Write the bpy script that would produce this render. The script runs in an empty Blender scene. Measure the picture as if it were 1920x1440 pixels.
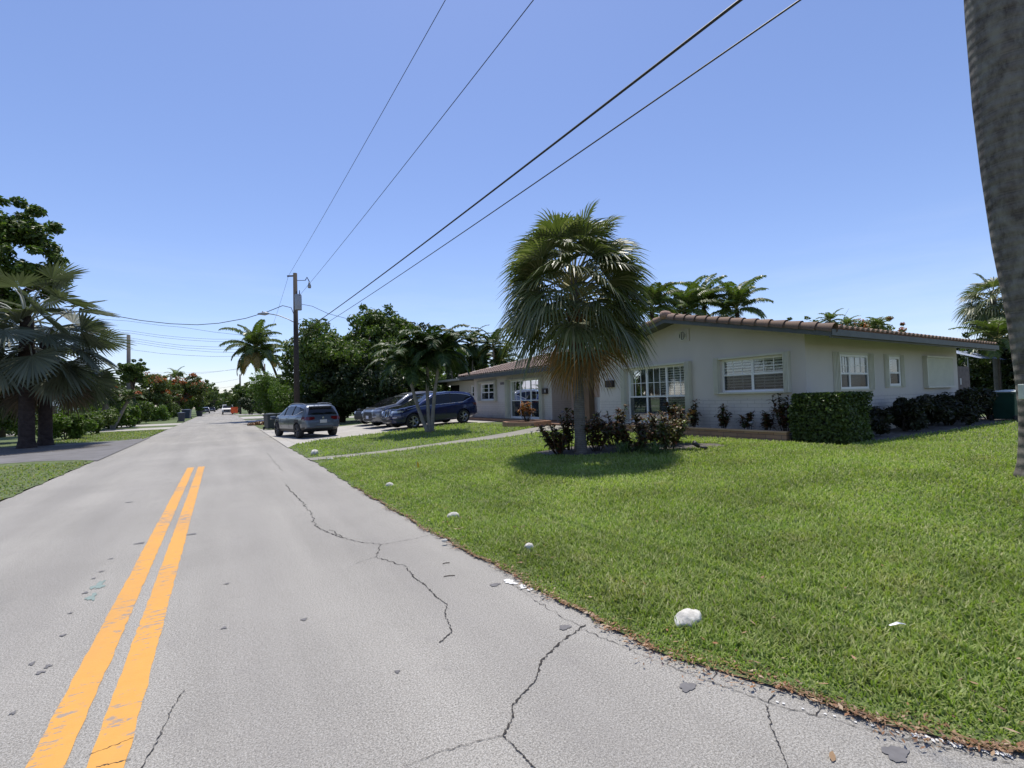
import bpy, math, random
import numpy as np
from mathutils import Vector, Matrix
from mathutils.bvhtree import BVHTree
from mathutils import noise as mnoise
random.seed(7); RNG = np.random.default_rng(7)
D = bpy.data; S = bpy.context.scene; COL = S.collection
R = math.radians
# ------------------------------------------------------------------ camera
EYE = 1.6; FPX = 900.0
YAW, PITCH, ROLL = R(31.3), R(1.72), R(1.6)
_f0 = Vector((math.sin(YAW), math.cos(YAW), 0)); _r0 = Vector((math.cos(YAW), -math.sin(YAW), 0)); _u0 = Vector((0, 0, 1))
CF = _f0 * math.cos(PITCH) + _u0 * math.sin(PITCH)
_u1 = _u0 * math.cos(PITCH) - _f0 * math.sin(PITCH)
CR = _r0 * math.cos(ROLL) - _u1 * math.sin(ROLL)
CU = _u1 * math.cos(ROLL) + _r0 * math.sin(ROLL)
CAMP = Vector((0, 0, EYE))
cd = D.cameras.new('camera'); cam = D.objects.new('camera', cd); COL.objects.link(cam)
cd.sensor_width = 36; cd.lens = 36 * FPX / 1920; cd.clip_start = .05; cd.clip_end = 3000
M = Matrix((CR, CU, -CF)).transposed().to_4x4(); M.translation = CAMP
cam.matrix_world = M; S.camera = cam
def ray(px, py): return CF + CR * ((px - 960) / FPX) + CU * ((720 - py) / FPX)
def P(px, py, z=0.0):
    d = ray(px, py); t = (z - EYE) / d.z; return CAMP + d * t
def PD(px, py, dep): return CAMP + ray(px, py) * dep
# ------------------------------------------------------------------ light
SUN_EL, SUN_AZ = R(73), R(24)          # azimuth clockwise from +Y
w = D.worlds.new('World'); S.world = w; w.use_nodes = True
nt = w.node_tree; nt.nodes.clear()
sky = nt.nodes.new('ShaderNodeTexSky'); sky.sky_type = 'NISHITA'; sky.sun_disc = False
sky.sun_elevation = SUN_EL; sky.sun_rotation = SUN_AZ; sky.altitude = 0; sky.air_density = 1.0; sky.dust_density = .35; sky.ozone_density = 3.0
hs = nt.nodes.new('ShaderNodeMix'); hs.data_type = 'RGBA'; hs.blend_type = 'MULTIPLY'; hs.inputs[0].default_value = 1
hs.inputs[7].default_value = (1.03, .985, 1.12, 1)
bg = nt.nodes.new('ShaderNodeBackground'); bg.inputs[1].default_value = .135
wo = nt.nodes.new('ShaderNodeOutputWorld')
nt.links.new(sky.outputs[0], hs.inputs[6]); 
tcw = nt.nodes.new('ShaderNodeTexCoord'); mpw = nt.nodes.new('ShaderNodeMapping'); mpw.inputs['Scale'].default_value = (2.2, 2.2, 16); nzw = nt.nodes.new('ShaderNodeTexNoise'); nzw.inputs['Scale'].default_value = 1.6; nzw.inputs['Detail'].default_value = 7; nzw.inputs['Roughness'].default_value = .6
nt.links.new(tcw.outputs['Generated'], mpw.inputs[0]); nt.links.new(mpw.outputs[0], nzw.inputs[0])
crw = nt.nodes.new('ShaderNodeValToRGB'); crw.color_ramp.elements[0].position = .48; crw.color_ramp.elements[1].position = .78; nt.links.new(nzw.outputs[0], crw.inputs[0])
sxw = nt.nodes.new('ShaderNodeSeparateXYZ'); nt.links.new(tcw.outputs['Generated'], sxw.inputs[0]); mrw = nt.nodes.new('ShaderNodeMapRange'); mrw.inputs[1].default_value = .0; mrw.inputs[2].default_value = .30; mrw.inputs[3].default_value = .28; mrw.inputs[4].default_value = 0.0; nt.links.new(sxw.outputs[2], mrw.inputs[0])
mlw = nt.nodes.new('ShaderNodeMath'); mlw.operation = 'MULTIPLY'; nt.links.new(crw.outputs[0], mlw.inputs[0]); nt.links.new(mrw.outputs[0], mlw.inputs[1])
clw = nt.nodes.new('ShaderNodeMix'); clw.data_type = 'RGBA'; clw.inputs[7].default_value = (6.2, 6.6, 7.4, 1); nt.links.new(mlw.outputs[0], clw.inputs[0]); nt.links.new(hs.outputs[2], clw.inputs[6])
nt.links.new(clw.outputs[2], bg.inputs[0]); nt.links.new(bg.outputs[0], wo.inputs[0])
sl = D.lights.new('sun', 'SUN'); sl.energy = 4.6; sl.angle = R(.55); sl.color = (1, .945, .86)
so = D.objects.new('sun', sl); COL.objects.link(so)
sd = Vector((math.sin(SUN_AZ) * math.cos(SUN_EL), math.cos(SUN_AZ) * math.cos(SUN_EL), math.sin(SUN_EL)))
so.rotation_euler = sd.to_track_quat('Z', 'Y').to_euler(); so.location = sd * 60
S.view_settings.view_transform = 'Standard'; S.view_settings.look = 'None'; S.view_settings.gamma = 1; S.view_settings.exposure = 0.15
S.render.engine = 'CYCLES'; S.cycles.max_bounces = 6; S.cycles.transparent_max_bounces = 12
# ------------------------------------------------------------------ materials
class NT:
    def __init__(s, name):
        s.m = D.materials.new(name); s.m.use_nodes = True; s.t = s.m.node_tree; s.t.nodes.clear()
        s.out = s.n('ShaderNodeOutputMaterial')
    def n(s, k, **kw):
        x = s.t.nodes.new(k)
        for a, b in kw.items(): setattr(x, a, b)
        return x
    def l(s, a, b): s.t.links.new(a, b)
    def coord(s, scale=1, mode='Object', vec=None):
        tc = s.n('ShaderNodeTexCoord'); mp = s.n('ShaderNodeMapping')
        mp.inputs['Scale'].default_value = vec if vec else (scale,) * 3
        s.l(tc.outputs[mode], mp.inputs[0]); return mp.outputs[0]
    def noise(s, co, scale, detail=4, rough=.55):
        x = s.n('ShaderNodeTexNoise'); x.inputs['Scale'].default_value = scale; x.inputs['Detail'].default_value = detail
        x.inputs['Roughness'].default_value = rough; s.l(co, x.inputs[0]); return x.outputs[0]
    def ramp(s, fac, stops, interp='LINEAR'):
        x = s.n('ShaderNodeValToRGB'); x.color_ramp.interpolation = interp; e = x.color_ramp.elements
        while len(e) < len(stops): e.new(.5)
        for i, (p, c) in enumerate(stops):
            e[i].position = p; e[i].color = (*c, 1) if hasattr(c, '__len__') else (c, c, c, 1)
        s.l(fac, x.inputs[0]); return x.outputs[0]
    def mix(s, fac, a, b, blend='MIX'):
        x = s.n('ShaderNodeMix', data_type='RGBA', blend_type=blend)
        for sock, v in ((x.inputs[0], fac), (x.inputs[6], a), (x.inputs[7], b)):
            if isinstance(v, (int, float)): sock.default_value = v
            elif isinstance(v, tuple): sock.default_value = (*v, 1)
            else: s.l(v, sock)
        return x.outputs[2]
    def math(s, op, a, b=0):
        x = s.n('ShaderNodeMath', operation=op)
        for i, v in enumerate((a, b)):
            if isinstance(v, (int, float)): x.inputs[i].default_value = v
            else: s.l(v, x.inputs[i])
        return x.outputs[0]
    def bsdf(s, col, rough=.6, metal=0, spec=.5, bump=None, bs=.3, bd=.01, coat=0):
        p = s.n('ShaderNodeBsdfPrincipled')
        if isinstance(col, tuple): p.inputs['Base Color'].default_value = (*col, 1)
        else: s.l(col, p.inputs['Base Color'])
        if isinstance(rough, (int, float)): p.inputs['Roughness'].default_value = rough
        else: s.l(rough, p.inputs['Roughness'])
        p.inputs['Metallic'].default_value = metal; p.inputs['Specular IOR Level'].default_value = spec
        p.inputs['Coat Weight'].default_value = coat; p.inputs['Coat Roughness'].default_value = .03
        if bump is not None:
            b = s.n('ShaderNodeBump'); b.inputs['Strength'].default_value = bs; b.inputs['Distance'].default_value = bd
            s.l(bump, b.inputs['Height']); s.l(b.outputs[0], p.inputs['Normal'])
        return p.outputs[0]
    def done(s, sh): s.l(sh, s.out.inputs[0]); return s.m
MATS = {}
def plain(name, col, rough=.6, metal=0, spec=.5, var=.18, scale=3.0, bs=.15, coat=0):
    if name in MATS: return MATS[name]
    k = NT(name); co = k.coord(); nz = k.noise(co, scale, 5)
    a = tuple(c * (1 - var) for c in col); b = tuple(min(1, c * (1 + var)) for c in col)
    c = k.ramp(nz, [(.3, a), (.7, b)])
    MATS[name] = k.done(k.bsdf(c, rough, metal, spec, k.noise(co, scale * 12, 3), bs, .004, coat)); return MATS[name]
def foliage(name, cols, trans=.25, rough=.45, spec=.35, big=.35, dry=None):
    """per-leaf colour drawn from cols"""
    if name in MATS: return MATS[name]
    k = NT(name); g = k.n('ShaderNodeNewGeometry')
    n = len(cols); st = [((i + .5) / n, c) for i, c in enumerate(cols)]
    c = k.ramp(g.outputs['Random Per Island'], st)
    co = k.coord(); v = k.ramp(k.noise(co, big, 3), [(.3, .75), (.7, 1.25)])
    c = k.mix(1.0, c, v, 'MULTIPLY')
    if dry: c = k.mix(k.ramp(k.noise(co, 1.9, 6, .7), [(.54, 0), (.70, .65)]), c, dry); c = k.mix(k.ramp(k.noise(co, .45, 3), [(.5, 0), (.7, .35)]), c, (.13, .22, .05))
    p = k.bsdf(c, rough, 0, spec)
    t = k.n('ShaderNodeBsdfTranslucent'); k.l(k.mix(1.0, c, (1.1, 1.35, .5), 'MULTIPLY'), t.inputs[0])
    ms = k.n('ShaderNodeMixShader'); ms.inputs[0].default_value = trans; k.l(p, ms.inputs[1]); k.l(t.outputs[0], ms.inputs[2])
    MATS[name] = k.done(ms.outputs[0]); return MATS[name]
def bark(name, c1, c2, ring=0, rings=9, lichen=None):
    if name in MATS: return MATS[name]
    k = NT(name); co = k.coord(); n1 = k.noise(co, 5, 6, .65)
    c = k.ramp(n1, [(.32, c1), (.68, c2)]); h = n1
    if ring:
        wv = k.n('ShaderNodeTexWave', wave_type='BANDS', bands_direction='Z'); wv.inputs['Scale'].default_value = rings
        wv.inputs['Distortion'].default_value = 2.2; wv.inputs['Detail'].default_value = 3; k.l(co, wv.inputs[0])
        c = k.mix(k.ramp(wv.outputs[1], [(.0, .0), (.12, ring), (.3, 0)]), c, tuple(x * .35 for x in c1)); h = k.math('ADD', n1, k.math('MULTIPLY', wv.outputs[1], .5))
    if lichen:
        c = k.mix(k.ramp(k.noise(k.coord(1, vec=(1, 1, .5)), 6.5, 8, .7), [(.42, 0), (.66, 1)]), c, lichen)
    MATS[name] = k.done(k.bsdf(c, .9, 0, .2, h, .7, .03)); return MATS[name]
def asphalt():
    k = NT('asphalt'); co = k.coord()
    c = k.ramp(k.noise(co, .35, 5), [(.3, (.238, .226, .202)), (.7, (.300, .285, .255))])
    st = k.ramp(k.noise(k.coord(1, vec=(1.6, .12, 1)), 1.0, 5), [(.35, .88), (.65, 1.07)])
    c = k.mix(1.0, c, st, 'MULTIPLY')
    sp = k.n('ShaderNodeTexVoronoi'); sp.inputs['Scale'].default_value = 150; k.l(co, sp.inputs[0])
    h2 = k.ramp(k.noise(co, 100, 5, .85), [(.36, .35), (.5, 1.0), (.64, 1.75)])
    c = k.mix(1.0, c, h2, 'MULTIPLY')
    c = k.mix(k.ramp(sp.outputs['Distance'], [(.0, .8), (.38, .0)]), c, (.56, .56, .54))
    pits = k.n('ShaderNodeTexVoronoi'); pits.inputs['Scale'].default_value = 38; k.l(co, pits.inputs[0])
    c = k.mix(k.ramp(pits.outputs['Distance'], [(.0, .75), (.2, 0)]), c, (.12, .115, .11))
    c = k.mix(k.ramp(k.noise(co, 2.3, 7, .75), [(.56, 0), (.75, .45)]), c, (.19, .18, .17))
    sxx = k.n('ShaderNodeSeparateXYZ'); k.l(co, sxx.inputs[0]); jit = k.math('MULTIPLY', k.noise(co, .6, 2), .5)
    for xc in (-2.55, -1.35, .25, 1.55):
        dd = k.math('ABSOLUTE', k.math('ADD', k.math('SUBTRACT', sxx.outputs[0], xc), k.math('SUBTRACT', jit, .25)))
        c = k.mix(k.ramp(dd, [(.05, .16), (.42, 0)]), c, (.20, .19, .18))
    return k.done(k.bsdf(c, .85, 0, .3, k.noise(co, 70, 3, .8), .6, .006))
def concrete(name, a, b, speck=.9):
    k = NT(name); co = k.coord()
    c = k.ramp(k.noise(co, 1.2, 6, .65), [(.3, a), (.7, b)])
    c = k.mix(1.0, c, k.ramp(k.noise(co, 60, 2, .8), [(.35, speck), (.65, 1.06)]), 'MULTIPLY')
    MATS[name] = k.done(k.bsdf(c, .85, 0, .3, k.noise(co, 40, 4), .35, .004)); return MATS[name]
def wall_mat(name, col, brick_top):
    k = NT(name); co = k.coord(); tc = k.n('ShaderNodeTexCoord'); sx = k.n('ShaderNodeSeparateXYZ'); k.l(tc.outputs['Object'], sx.inputs[0])
    c = k.ramp(k.noise(co, .9, 6, .6), [(.3, tuple(x * .93 for x in col)), (.7, col)])
    c = k.mix(k.ramp(k.noise(k.coord(1, vec=(1.2, 1.2, .5)), 1.1, 6), [(.5, 0), (.85, .3)]), c, tuple(x * .68 for x in col))
    c = k.mix(k.math('MULTIPLY', k.ramp(k.noise(co, 2.4, 7, .7), [(.4, 0), (.7, .8)]), k.ramp(sx.outputs[2], [(.45, 1), (.95, 0)])), c, (.26, .23, .19))
    uv = k.n('ShaderNodeCombineXYZ'); k.l(k.math('ADD', sx.outputs[0], sx.outputs[1]), uv.inputs[0]); k.l(sx.outputs[2], uv.inputs[1])
    br = k.n('ShaderNodeTexBrick'); br.inputs['Scale'].default_value = 1; br.inputs['Mortar Size'].default_value = .008
    br.inputs['Brick Width'].default_value = .42; br.inputs['Row Height'].default_value = .105; br.inputs['Mortar Smooth'].default_value = .4
    br.inputs['Color1'].default_value = (1, 1, 1, 1); br.inputs['Color2'].default_value = (.8, .8, .8, 1); br.inputs['Mortar'].default_value = (0, 0, 0, 1)
    k.l(uv.outputs[0], br.inputs[0])
    mask = k.math('LESS_THAN', sx.outputs[2], brick_top)
    h = k.math('MULTIPLY', br.outputs[0], mask)
    c = k.mix(k.math('MULTIPLY', k.math('MULTIPLY', br.outputs[1], mask), .7), c, tuple(x * .6 for x in col))
    h = k.math('ADD', h, k.math('MULTIPLY', k.noise(co, 55, 4), .3))
    return k.done(k.bsdf(c, .8, 0, .3, h, .6, .012))
def tile_mat(name, cols):
    k = NT(name); g = k.n('ShaderNodeNewGeometry'); co = k.coord()
    n = len(cols); c = k.ramp(g.outputs['Random Per Island'], [((i + .5) / n, q) for i, q in enumerate(cols)])
    c = k.mix(k.ramp(k.noise(co, 3, 6, .7), [(.4, 0), (.75, .55)]), c, (.13, .11, .10))
    return k.done(k.bsdf(c, .8, 0, .3, k.noise(co, 30, 4), .4, .005))
def yellow_mat():
    k = NT('worn_yellow_paint'); co = k.coord()
    w1 = k.noise(k.coord(1, vec=(3.2, 9, 1)), 2.3, 8, .75); w2 = k.noise(co, .8, 3)
    m = k.ramp(k.math('ADD', w1, k.math('MULTIPLY', w2, .45)), [(.79, 0), (.82, .8)])
    c = k.mix(k.noise(co, 12, 3), (.58, .282, .058), (.63, .325, .075))
    c = k.mix(k.ramp(k.noise(co, 75, 4, .8), [(.3, .35), (.45, 0)]), c, (.45, .26, .1))
    c = k.mix(k.ramp(k.noise(k.coord(1, vec=(1, .35, 1)), 1.4, 5), [(.45, 0), (.75, .35)]), c, (.30, .20, .12))
    c = k.mix(m, c, (.22, .22, .22))
    return k.done(k.bsdf(c, .7, 0, .3, k.noise(co, 70, 3), .5, .005))
def car_paint(name, col, metal=.5):
    k = NT(name); co = k.coord()
    c = k.ramp(k.noise(co, 2, 2), [(.3, tuple(x * .95 for x in col)), (.7, col)])
    MATS[name] = k.done(k.bsdf(c, .32, metal, .5, None, coat=1)); return MATS[name]
def glass_pane():
    k = NT('window_glass'); fr = k.n('ShaderNodeFresnel'); fr.inputs[0].default_value = 1.5
    g = k.n('ShaderNodeBsdfGlossy'); g.inputs['Roughness'].default_value = .02; g.inputs[0].default_value = (.9, .95, 1, 1)
    t = k.n('ShaderNodeBsdfTransparent'); t.inputs[0].default_value = (.84, .88, .90, 1)
    ms = k.n('ShaderNodeMixShader'); k.l(k.math('ADD', k.math('MULTIPLY', fr.outputs[0], 1.2), .05), ms.inputs[0]); k.l(t.outputs[0], ms.inputs[1]); k.l(g.outputs[0], ms.inputs[2])
    return k.done(ms.outputs[0])
ASPH = asphalt(); YEL = yellow_mat(); GLS = glass_pane()
CONC = concrete('pale_concrete', (.33, .315, .285), (.43, .41, .37)); WALK = concrete('walk_concrete', (.20, .19, .16), (.29, .275, .235))
PINKC = concrete('buff_concrete', (.42, .27, .17), (.52, .36, .24))
SOIL = plain('garden_soil', (.10, .09, .078), .95, scale=9, bs=.8, var=.5)
LAWNB = plain('lawn_base', (.085, .115, .035), .95, scale=5, bs=.8, var=.45)
DIRT = plain('dry_ground', (.13, .12, .07), .95, scale=.8, bs=.6, var=.4)
WHITE = plain('white_paint', (.78, .78, .76), .5, var=.04); CREAM = plain('cream_shutter', (.58, .57, .47), .55, var=.06)
GREYF = plain('grey_fascia', (.085, .092, .085), .6, var=.15); BLK = plain('black_plastic', (.015, .015, .017), .5, var=.2)
RUB = plain('tyre_rubber', (.02, .02, .02), .85, var=.2); ALLOY = plain('alloy_metal', (.42, .43, .45), .3, .8, var=.05)
DKAL = plain('dark_alloy', (.09, .09, .10), .35, .7, var=.1)
CHR = plain('bright_trim', (.75, .76, .78), .15, 1, var=.03); DARKIN = plain('dark_interior', (.02, .021, .024), .9, var=.3)
CARG = plain('car_glass', (.008, .009, .011), .06, 0, .45, var=.05, bs=0, coat=0)
REDL = plain('red_lens', (.09, .004, .006), .15, var=.1, bs=0, coat=1); CLRL = plain('clear_lens', (.55, .58, .62), .1, .3, var=.1, bs=0, coat=1)
BLIND = plain('blind_slat', (.80, .80, .77), .6, var=.05); CURT = plain('curtain_cloth', (.66, .68, .65), .9, var=.08)
WOODP = plain('weathered_pole_wood', (.038, .030, .026), .9, var=.35, scale=8, bs=.5)
GALV = plain('galvanised_steel', (.34, .35, .36), .5, .4, var=.12); WIREM = plain('wire_black', (.012, .012, .013), .6, var=.1)
TILE = tile_mat('clay_roof_tile', [(.20, .13, .088), (.25, .165, .115), (.165, .11, .078), (.30, .20, .14)])
TILE2 = tile_mat('weathered_roof_tile', [(.16, .105, .085), (.20, .14, .115), (.13, .09, .075), (.24, .17, .14)])
STUC = wall_mat('painted_wall', (.60, .56, .505), 1.42); STUCP = plain('peach_wall', (.56, .43, .36), .85, var=.05)
BRICK = None
def brick_mat():
    k = NT('garden_brick'); tc = k.n('ShaderNodeTexCoord'); sx = k.n('ShaderNodeSeparateXYZ'); k.l(tc.outputs['Object'], sx.inputs[0])
    uv = k.n('ShaderNodeCombineXYZ'); k.l(k.math('ADD', sx.outputs[0], sx.outputs[1]), uv.inputs[0]); k.l(sx.outputs[2], uv.inputs[1])
    br = k.n('ShaderNodeTexBrick'); br.inputs['Scale'].default_value = 1; br.inputs['Mortar Size'].default_value = .008
    br.inputs['Brick Width'].default_value = .40; br.inputs['Row Height'].default_value = .10
    br.inputs['Color1'].default_value = (.42, .25, .16, 1); br.inputs['Color2'].default_value = (.34, .19, .12, 1); br.inputs['Mortar'].default_value = (.16, .11, .08, 1)
    k.l(uv.outputs[0], br.inputs[0]); c = k.mix(k.ramp(k.noise(k.coord(), 5, 5), [(.4, 0), (.8, .4)]), br.outputs[0], (.24, .2, .17))
    return k.done(k.bsdf(c, .85, 0, .3, br.outputs[0], .4, .01))
BRICK = brick_mat()
def F(n, *c, **k): return foliage(n, list(c), **k)
GRASS = F('grass_blade', (.19, .26, .055), (.26, .33, .08), (.32, .385, .12), (.22, .29, .07), (.42, .41, .20), (.30, .36, .10), trans=.40, rough=.5, spec=.25, big=.9, dry=(.40, .37, .17))
CABB = F('fan_palm_leaf', (.098, .120, .042), (.140, .160, .062), (.072, .090, .034), (.22, .225, .12), trans=.25, rough=.42, spec=.45)
CABD = F('dry_fan_leaf', (.30, .15, .045), (.24, .15, .06), (.16, .11, .05), trans=.3)
BISM = F('silver_palm_leaf', (.095, .108, .070), (.145, .160, .115), (.066, .078, .050), trans=.15, rough=.5, spec=.3)
BISD = F('brown_silver_leaf', (.17, .12, .085), (.12, .095, .075), trans=.2)
COCO = F('coconut_leaf', (.10, .14, .035), (.14, .17, .05), (.075, .11, .03), trans=.3, rough=.4, spec=.4)
COCD = F('yellowing_leaf', (.34, .24, .08), (.28, .19, .07), (.25, .20, .07), trans=.35)
ADON = F('glossy_palm_leaf', (.042, .075, .018), (.060, .10, .024), (.03, .055, .014), trans=.2, rough=.5, spec=.3)
BROAD = F('broad_leaf', (.060, .100, .019), (.095, .145, .028), (.042, .070, .015), (.14, .185, .038), trans=.3)
BRGT = F('bright_leaf', (.10, .16, .025), (.14, .21, .04), (.075, .12, .02), trans=.35)
DARKL = F('dark_leaf', (.028, .046, .014), (.045, .068, .018), (.02, .034, .011), trans=.18)
OLIVE = F('olive_leaf', (.10, .13, .035), (.13, .155, .045), (.075, .10, .028), trans=.3)
FLAME = F('flame_blossom', (.42, .12, .035), (.32, .10, .035), trans=.2)
CROT = F('croton_leaf', (.045, .024, .012), (.12, .032, .015), (.05, .065, .016), (.03, .028, .012), (.17, .08, .028), (.045, .075, .018), trans=.25, rough=.5, spec=.3)
CROO = F('orange_croton_leaf', (.52, .13, .025), (.42, .20, .04), (.30, .08, .02), (.12, .12, .025), trans=.3, rough=.35)
DKCR = F('dark_shrub_leaf', (.022, .025, .014), (.035, .03, .018), (.03, .04, .016), trans=.15)
HEDG = F('hedge_leaf', (.065, .10, .022), (.10, .145, .035), (.045, .07, .017), trans=.25, rough=.4)
LITT = F('dead_leaf', (.30, .15, .07), (.22, .12, .06), (.38, .25, .14), (.16, .09, .05), trans=.1)
STRAP = F('strap_leaf', (.09, .14, .04), (.14, .19, .08), trans=.3)
BARKG = bark('grey_palm_bark', (.11, .10, .088), (.19, .175, .155), .55, 7)
BARKR = bark('mottled_palm_bark', (.062, .052, .043), (.175, .155, .130), .35, 2.2, lichen=(.205, .195, .16))
BARKD = bark('dark_palm_bark', (.035, .026, .023), (.08, .06, .052), .8, 5)
BARKT = bark('tree_bark', (.05, .04, .032), (.11, .09, .07)); BOOTM = bark('palm_boot', (.16, .07, .04), (.30, .17, .11))
BARKL = bark('pale_palm_bark', (.22, .20, .17), (.34, .31, .27), .5, 8)
# ------------------------------------------------------------------ mesh builder
class MB:
    def __init__(s): s.v = []; s.f = {}; s.n = 0
    def add(s, v, f):
        v = np.asarray(v, dtype=np.float64).reshape(-1, 3); f = np.asarray(f, dtype=np.int64)
        if len(f) == 0: return
        s.f.setdefault(f.shape[1], []).append(f + s.n); s.v.append(v); s.n += len(v)
    def box(s, x0, x1, y0, y1, z0, z1, m=None):
        v = np.array([(x, y, z) for z in (z0, z1) for y in (y0, y1) for x in (x0, x1)], float)
        if m is not None: v = m(v)
        s.add(v, [(0, 2, 3, 1), (4, 5, 7, 6), (0, 1, 5, 4), (2, 6, 7, 3), (0, 4, 6, 2), (1, 3, 7, 5)])
    def tube(s, pts, rad, n=8, cap=True):
        pts = [Vector(p) for p in pts]; k = len(pts)
        if isinstance(rad, (int, float)): rad = [rad] * k
        up = Vector((0, 0, 1)); rings = []
        for i, p in enumerate(pts):
            t = (pts[min(i + 1, k - 1)] - pts[max(i - 1, 0)]).normalized()
            a = t.cross(up if abs(t.z) < .9 else Vector((1, 0, 0))).normalized(); b = t.cross(a)
            for j in range(n):
                an = 2 * math.pi * j / n; rings.append(p + (a * math.cos(an) + b * math.sin(an)) * rad[i])
        f = [(i * n + j, i * n + (j + 1) % n, (i + 1) * n + (j + 1) % n, (i + 1) * n + j) for i in range(k - 1) for j in range(n)]
        base = s.n; s.add([tuple(r) for r in rings], f)
        if cap: 
            s.f.setdefault(n, []).append(np.array([[base + j for j in range(n)][::-1]])); s.f[n].append(np.array([[base + (k - 1) * n + j for j in range(n)]]))
    def lathe(s, prof, c=(0, 0, 0), n=20, axis='Z', squash=1):
        v = []; 
        for r_, h in prof:
            for j in range(n):
                a = 2 * math.pi * j / n; x, y = r_ * math.cos(a), r_ * math.sin(a) * squash
                v.append((x, y, h) if axis == 'Z' else (x, h, y) if axis == 'Y' else (h, x, y))
        v = np.array(v) + np.array(c)
        k = len(prof); s.add(v, [(i * n + j, i * n + (j + 1) % n, (i + 1) * n + (j + 1) % n, (i + 1) * n + j) for i in range(k - 1) for j in range(n)])
    def grid(s, g):
        g = np.asarray(g); a, b = g.shape[:2]
        i = np.arange(a * b).reshape(a, b)
        s.add(g.reshape(-1, 3), np.stack([i[:-1, :-1], i[1:, :-1], i[1:, 1:], i[:-1, 1:]], -1).reshape(-1, 4))
    def ribbon(s, pts, side, wid):
        """pts (k,3), side vector (3) or (k,3), wid (k)"""
        pts = np.asarray(pts, float); side = np.broadcast_to(np.asarray(side, float), pts.shape); wid = np.asarray(wid)[:, None] * .5
        s.grid(np.stack([pts - side * wid, pts + side * wid], 1))
    def build(s, name, mat, parent=None, smooth=False, loc=None, sharp=None):
        me = D.meshes.new(name); V = np.concatenate(s.v)
        if loc is not None: V = V - np.array(loc)
        nf = sum(len(a) for k in s.f.values() for a in k)
        loops = np.concatenate([a.ravel() for k in s.f.values() for a in k])
        tot = np.concatenate([np.full(len(a), q) for q, k in s.f.items() for a in k])
        me.vertices.add(len(V)); me.vertices.foreach_set('co', V.astype(np.float32).ravel())
        me.loops.add(len(loops)); me.loops.foreach_set('vertex_index', loops.astype(np.int32))
        me.polygons.add(nf); me.polygons.foreach_set('loop_start', (np.cumsum(tot) - tot).astype(np.int32)); me.polygons.foreach_set('loop_total', tot.astype(np.int32))
        me.polygons.foreach_set('use_smooth', np.full(nf, smooth)); me.update(calc_edges=True); me.validate()
        if smooth and sharp: me.set_sharp_from_angle(angle=R(sharp))
        for m in (mat if isinstance(mat, list) else [mat]): me.materials.append(m)
        o = D.objects.new(name, me); COL.objects.link(o)
        if loc is not None: o.location = loc
        if parent is not None: o.parent = parent; 
        return o
def tag(o, label=None, cat=None, group=None, kind=None):
    for k, v in (('label', label), ('category', cat), ('group', group), ('kind', kind)):
        if v: o[k] = v
    return o
def thing(name, label, cat, loc=(0, 0, 0), rz=0, group=None):
    o = D.objects.new(name, None); COL.objects.link(o); o.location = loc; o.rotation_euler = (0, 0, rz); o.empty_display_size = .2
    return tag(o, label, cat, group)
def copy_tree(o, parent=None):
    c = o.copy(); COL.objects.link(c); c.parent = parent
    for ch in [x for x in D.objects if x.parent == o]: copy_tree(ch, c)
    return c
def struct(o): return tag(o, kind='structure')
def sstep(t): t = np.clip(t, 0, 1); return t * t * (3 - 2 * t)
def H(x, y):
    x = np.asarray(x, float); y = np.asarray(y, float)
    r = .015 + .335 * sstep((x - 2.6) / 9.2) * (1 - sstep((y - 34) / 14))
    return np.where(x > 0, r, .015)
# ------------------------------------------------------------------ ground, road
EDGE_PX = [(1920, 1412), (1830, 1401), (1697, 1369), (1538, 1322), (1431, 1287), (1325, 1255), (1219, 1215), (1112, 1165), (1006, 1104), (900, 1048), (813, 1002), (747, 963), (687, 928), (653, 907), (593, 868), (563, 852), (537, 837)]
EDGE = [(9, -9.0), (6.5, -4.0), (4.6, -1.2), (3.6, -.1)] + [(P(*q).x, P(*q).y) for q in EDGE_PX] + [(2.2, 21.5), (2.3, 34), (2.35, 60), (2.4, 120), (2.4, 420)]
EY = np.array([e[1] for e in EDGE]); EX = np.array([e[0] for e in EDGE]); _o = np.argsort(EY); EY = EY[_o]; EX = EX[_o]
def edge_x(y): return np.interp(y, EY, EX) + .02 * np.sin(np.asarray(y) * 5.1) + .012 * np.sin(np.asarray(y) * 13.7 + 1)
LX = -3.4
m = MB(); m.grid([[(-700, -300, -.03), (-700, 1200, -.03)], [(700, -300, -.03), (700, 1200, -.03)]]); m.f[4][0] = m.f[4][0][:, ::-1]
struct(m.build('ground', DIRT))
ys = np.concatenate([np.linspace(-9, 22, 320), np.linspace(22.5, 420, 90)])
ex = edge_x(ys)
m = MB(); m.grid(np.stack([np.stack([np.full_like(ys, LX), ys, np.zeros_like(ys)], 1), np.stack([ex + .12, ys, np.zeros_like(ys)], 1)], 0)[::-1])
road = struct(m.build('road', ASPH))
# yellow centre lines (each a part of the road)
def yl(xc, y0, y1):
    yy = np.linspace(y0, y1, 260); j = RNG.normal(0, .003, (2, 260))
    a = np.stack([xc - .075 + j[0], yy, np.full(260, .004)], 1); b = np.stack([xc + .075 + j[1], yy, np.full(260, .004)], 1)
    q = MB(); q.grid(np.stack([b, a])); return q
A0 = (P(375, 875).x, P(375, 875).y); A1 = (P(355, 877).x, P(355, 877).y)
xr = .5 * (P(215, 1440).x + A0[0]); xl = .5 * (P(100, 1440).x + A1[0])
for xc, ye in ((xr, A0[1]), (xl, A1[1])):
    o = yl(xc, -6, ye).build('yellow_line', YEL, road)
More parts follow.
